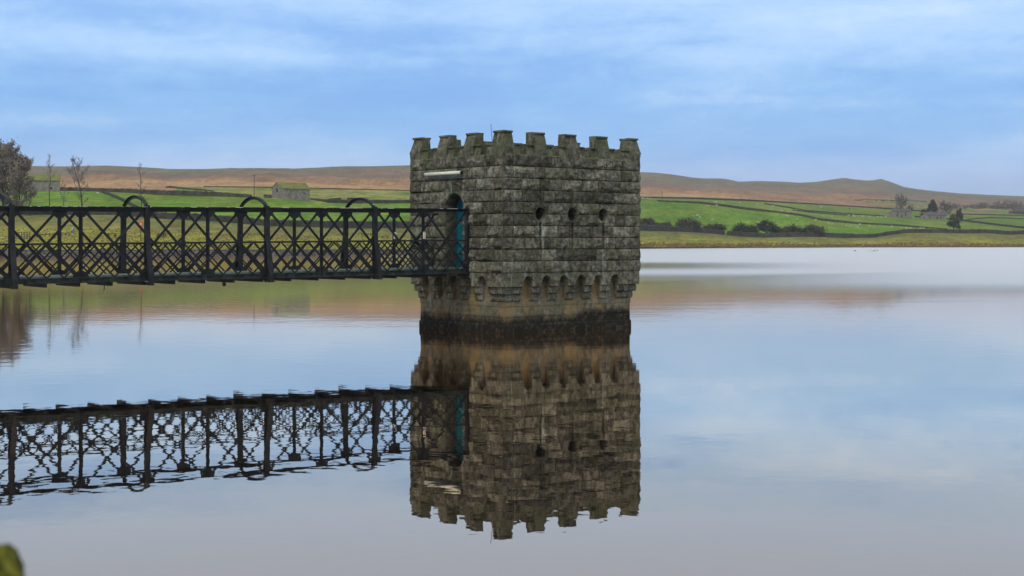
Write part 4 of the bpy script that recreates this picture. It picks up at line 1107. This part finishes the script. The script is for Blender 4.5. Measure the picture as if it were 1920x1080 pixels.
# rail fence
def fence(x0, y0, x1, y1, n, hpx, lab, nr=3, mat='wood'):
    e = empty('rail_fence', ground((x0+x1)/2, (y0+y1)/2)); tag(e, lab, 'fence'); o0 = Vector(e.location)
    P = [ground(x0+(x1-x0)*k/n, y0+(y1-y0)*k/n)-o0 for k in range(n+1)]; h = hpx*o0.y/F
    for p in P: MB().box(p.x-.07, p.x+.07, p.y-.07, p.y+.07, p.z-.3, p.z+h).build('post', M[mat], e)
    for r in range(nr):
        b = MB(); zz_ = h*(.92-r*.28)
        for p, q in zip(P[:-1], P[1:]): b.bar(p+Vector((0,-.09,zz_)), q+Vector((0,-.09,zz_)), .10, .05, (0,1,0))
        b.build('rail', M[mat], e)
fence(30, 448, 56, 448.5, 5, 13, 'pale rail fence section on the left shore beside the first big bridge post', 3, 'polewood')
fence(62, 446, 130, 442, 9, 6, 'low wire and post fence across the left shore grass', 2, 'polewood')
fence(672, 442, 696, 443, 4, 5.5, 'small low rail fence on the shore grass left of the tower', 2, 'wood')
b = MB(); p0 = ground(-60, 451); p1 = ground(70, 447)
b.bar(p0, p1, .5, .9, (0,1,0)); o = b.build('kerb', simple('pale_concrete', (.33,.28,.24), (.22,.2,.17), 1, .9, .1, 0, True)); tag(o, 'pale concrete kerb edging the slipway at the left frame edge', 'kerb')

# ================================================================ EXCAVATOR
g = ground(1357, 433.5); e = empty('excavator', g+Vector((-1.5, 2.0, .9)), .1); s_ = g.y/F; e.scale = (1.15,)*3
tag(e, 'small yellow excavator parked behind the shore wall beside the dark bush', 'excavator')
yel = simple('yellow_machine_paint', (.70,.40,.03), (.55,.33,.03), 3, .5, .4)
b = MB()
for yy in (-.8, .8): b.box(-1.2, 1.2, yy-.2, yy+.2, 0, .45)
b.build('track', M['dark'], e)
b = MB(); b.box(-1.3, .7, -.8, .8, .5, 1.35); b.box(-1.3, -.6, -.7, .7, 1.35, 1.6); b.build('body', yel, e)
c_ = MB().box(.0, .95, -.65, .65, 1.35, 2.35).build('cab', M['grey'], e)
MB().box(.05, .90, -.67, .67, 1.75, 2.25).build('window', M['glassd'], c_)
b = MB(); b.bar((-1.0, 0, 1.5), (-2.2, 0, 2.0), .25, .2); b.bar((-2.2, 0, 2.0), (-2.9, 0, .9), .2, .18); b.build('arm', yel, e)
MB().lump((-2.95, 0, .7), (.3, .35, .3), 2, .1).build('bucket', M['dark'], e)

# ================================================================ NEAR BANK AND MOSSY WALL
M['bank'] = simple('bank_grass', (.05,.07,.02), (.08,.06,.03), 2, .95, .1, .02, True)
xs = np.linspace(-60, 60, 121); ys = np.array([-30, -10, -2, 0, 1.2, 3.0, 4.5, 6, 8]); zs = np.array([1.6, 1.6, 1.6, 1.55, 1.5, 1.3, .6, -.4, -1.5])
Xn, Yn = np.meshgrid(xs, ys, indexing='ij'); Zn = np.tile(zs, (len(xs), 1))+.15*(fbm(Xn*.7, Yn*.7, 8, 3)-.5)
nb_ = grid_mesh('bank', np.stack([Xn, Yn, Zn], -1), M['bank'], None, True, None, True); tag(nb_, kind='structure')
def moss():
    m = NT('cushion_moss'); v = m.obj(); n1 = m.noise(v, 9, 5, .65); n2 = m.noise(v, 45, 4, .6)
    c = m.mix(m.rng(n1, .38, .62), (.040,.055,.010), (.26,.235,.035)); c = m.mix(m.rng(n2, .35, .7), m.mix(1, c, (.6,.6,.6), 'MULTIPLY'), m.mix(1, c, (1.3,1.3,1.2), 'MULTIPLY'))
    m.bsdf(c, .95, m.bump(n2, .02), .05); return m.m
mw = empty('mossy_coping_stone', at(-104, 1082, 2.5)+Vector((0, 0, -.375))); tag(mw, 'moss covered stone in soft focus at the bottom left corner', 'mossy stone')
nu, nv_ = 96, 60; th = np.linspace(0, 2*PI, nu); ph = np.linspace(0.0001, PI-.0001, nv_); TT, PP = np.meshgrid(th, ph, indexing='ij')
rx, ry, rz_ = .155, .30, .425
nx, ny, nz_ = np.sin(PP)*np.cos(TT), np.sin(PP)*np.sin(TT), np.cos(PP)
def se(v_, p_): return np.sign(v_)*np.abs(v_)**p_
dsp = 1+.16*(fbm(nx*3+5, nz_*3+ny*2, 5, 4)-.5)*2+.09*(fbm(nx*14+5, nz_*14+ny*9, 8, 3)-.5)*2; dsp[-1] = dsp[0]
grid_mesh('moss', np.stack([.0+rx*se(nx, .75)*dsp, ry*se(ny, .8)*dsp, rz_*se(nz_, .8)*dsp], -1), moss(), mw, False, None, True)

b = MB(); rnd = random.Random(5)
for k in range(420):
    a_ = rnd.uniform(0, 2*PI); p_ = rnd.uniform(.05, 1.1); q = Vector((rx*.97*math.sin(p_)*math.cos(a_), ry*.97*math.sin(p_)*math.sin(a_), rz_*.98*math.cos(p_)))
    d = Vector((rnd.gauss(0,.5), rnd.gauss(0,.5), 1)).normalized(); l_ = rnd.uniform(.012, .045); sd_ = Vector((.004, 0, 0)); n_ = len(b.v)
    b.v += [tuple(q-sd_), tuple(q+sd_), tuple(q+d*l_)]; b.f.append((n_, n_+1, n_+2))
b.build('moss_shoots', simple('moss_shoots_green', (.22,.22,.03), (.06,.09,.012), 20, .9, .1), mw, fix=False)['kind'] = 'stuff'
# ================================================================ HAZE
hz = MB().box(-27000, 30000, -70, 10600, -4.2, 330)
hm = bpy.data.materials.new('pale_haze'); hm.use_nodes = True; ht = hm.node_tree; ht.nodes.clear(); ho = ht.nodes.new('ShaderNodeOutputMaterial')
pv = ht.nodes.new('ShaderNodeVolumePrincipled'); pv.inputs['Color'].default_value = (.86,.90,.96,1); pv.inputs['Density'].default_value = .000085; pv.inputs['Anisotropy'].default_value = .2
ht.links.new(pv.outputs[0], ho.inputs['Volume'])
hb = hz.build('haze', hm); tag(hb, kind='stuff')
# ================================================================ LIGHT, SKY, CAMERA
sun_el, sun_az = math.radians(48), math.radians(200)     # azimuth clockwise from +Y: behind and left of the camera
sd = bpy.data.lights.new('sun', 'SUN'); sd.energy = 1.15; sd.angle = math.radians(16); sd.color = (1, .96, .90)
so = bpy.data.objects.new('sun', sd); C.objects.link(so)
dirv = Vector((math.sin(sun_az)*math.cos(sun_el), math.cos(sun_az)*math.cos(sun_el), math.sin(sun_el)))
so.rotation_euler = dirv.to_track_quat('Z', 'Y').to_euler(); so.location = (0, -20, 60)

w = bpy.data.worlds.new('World'); bpy.context.scene.world = w; w.use_nodes = True
m = NT.__new__(NT); m.t = w.node_tree; m.t.nodes.clear(); m.out = m.t.nodes.new('ShaderNodeOutputWorld')
sky = m.n('ShaderNodeTexSky'); sky.sky_type = 'NISHITA'; sky.sun_disc = False; sky.sun_elevation = sun_el; sky.sun_rotation = sun_az; sky.air_density = 1.2; sky.dust_density = 1.5
bg1 = m.n('ShaderNodeBackground'); m.t.links.new(sky.outputs[0], bg1.inputs[0]); bg1.inputs[1].default_value = .07
tc = m.n('ShaderNodeTexCoord').outputs['Generated']; x, y, z = m.sep(tc)
def ramp(f, els):
    nd = m.n('ShaderNodeValToRGB'); m.put(nd.inputs[0], f); e = nd.color_ramp.elements
    e[0].position = els[0][0]; e[0].color = (*els[0][1], 1); e[1].position = els[-1][0]; e[1].color = (*els[-1][1], 1)
    for p_, c_ in els[1:-1]: q = e.new(p_); q.color = (*c_, 1)
    return nd.outputs[0]
zz = m.math('MAXIMUM', z, 0)
# elevation of photo row y is (453-y)/2739
base = ramp(zz, [(0, (.40,.54,.83)), (.045, (.375,.53,.83)), (.065, (.245,.465,.81)), (.10, (.215,.445,.80)), (.125, (.345,.555,.86)), (.160, (.36,.56,.86)), (.185, (.50,.68,.96)), (.23, (.64,.79,1.04)), (.40, (.50,.58,.70)), (.6, (.56,.60,.66)), (1.0, (.60,.63,.68))])
n1 = m.noise(m.mapv(tc, (2.7,2.7,19), (.6,.2,.35)), 1, 5, .5, .25)
n2 = m.noise(m.mapv(tc, (5,5,36), (3,1,0), (0,.03,0)), 1, 3, .45, .3)
n3 = m.noise(m.mapv(tc, (34,34,80), (1,5,0)), 1, 6, .75, .4)
cl = m.math('ADD', m.math('ADD', m.math('MULTIPLY', n1, .52), m.math('MULTIPLY', n2, .30)), m.math('MULTIPLY', n3, .18))
lt_ = m.rng(cl, .48, .66); dk_ = m.rng(cl, .52, .38)
low_ = m.rng(z, .20, .14)
amp_ = m.rng(z, .03, .11, .45, 1.0); low_ = m.math('MULTIPLY', low_, amp_)
base = m.mix(m.math('MULTIPLY', m.math('MULTIPLY', lt_, .70), low_), base, (.60,.74,.93))
base = m.mix(m.math('MULTIPLY', m.math('MULTIPLY', dk_, .72), low_), base, (.140,.345,.74))
bg2 = m.n('ShaderNodeBackground'); m.t.links.new(base, bg2.inputs[0]); bg2.inputs[1].default_value = 1.40
mx = m.n('ShaderNodeMixShader'); mx.inputs[0].default_value = .88
m.t.links.new(bg1.outputs[0], mx.inputs[1]); m.t.links.new(bg2.outputs[0], mx.inputs[2]); m.t.links.new(mx.outputs[0], m.out.inputs[0])

cam = bpy.data.cameras.new('camera'); co = bpy.data.objects.new('camera', cam); C.objects.link(co); bpy.context.scene.camera = co
co.location = (0, 0, H); co.rotation_euler = (PI/2, 0, 0)
cam.sensor_width = 36; cam.lens = F/1920*36; cam.shift_y = -(540-HZ)/1920; cam.clip_end = 20000; cam.clip_start = .05
cam.dof.use_dof = True; cam.dof.focus_distance = 51; cam.dof.aperture_fstop = 3.4
sc_ = bpy.context.scene
sc_.render.engine = 'CYCLES'; sc_.render.resolution_x = 1024; sc_.render.resolution_y = 576
sc_.view_settings.view_transform = 'Standard'; sc_.view_settings.look = 'None'; sc_.view_settings.exposure = 0; sc_.view_settings.gamma = 1
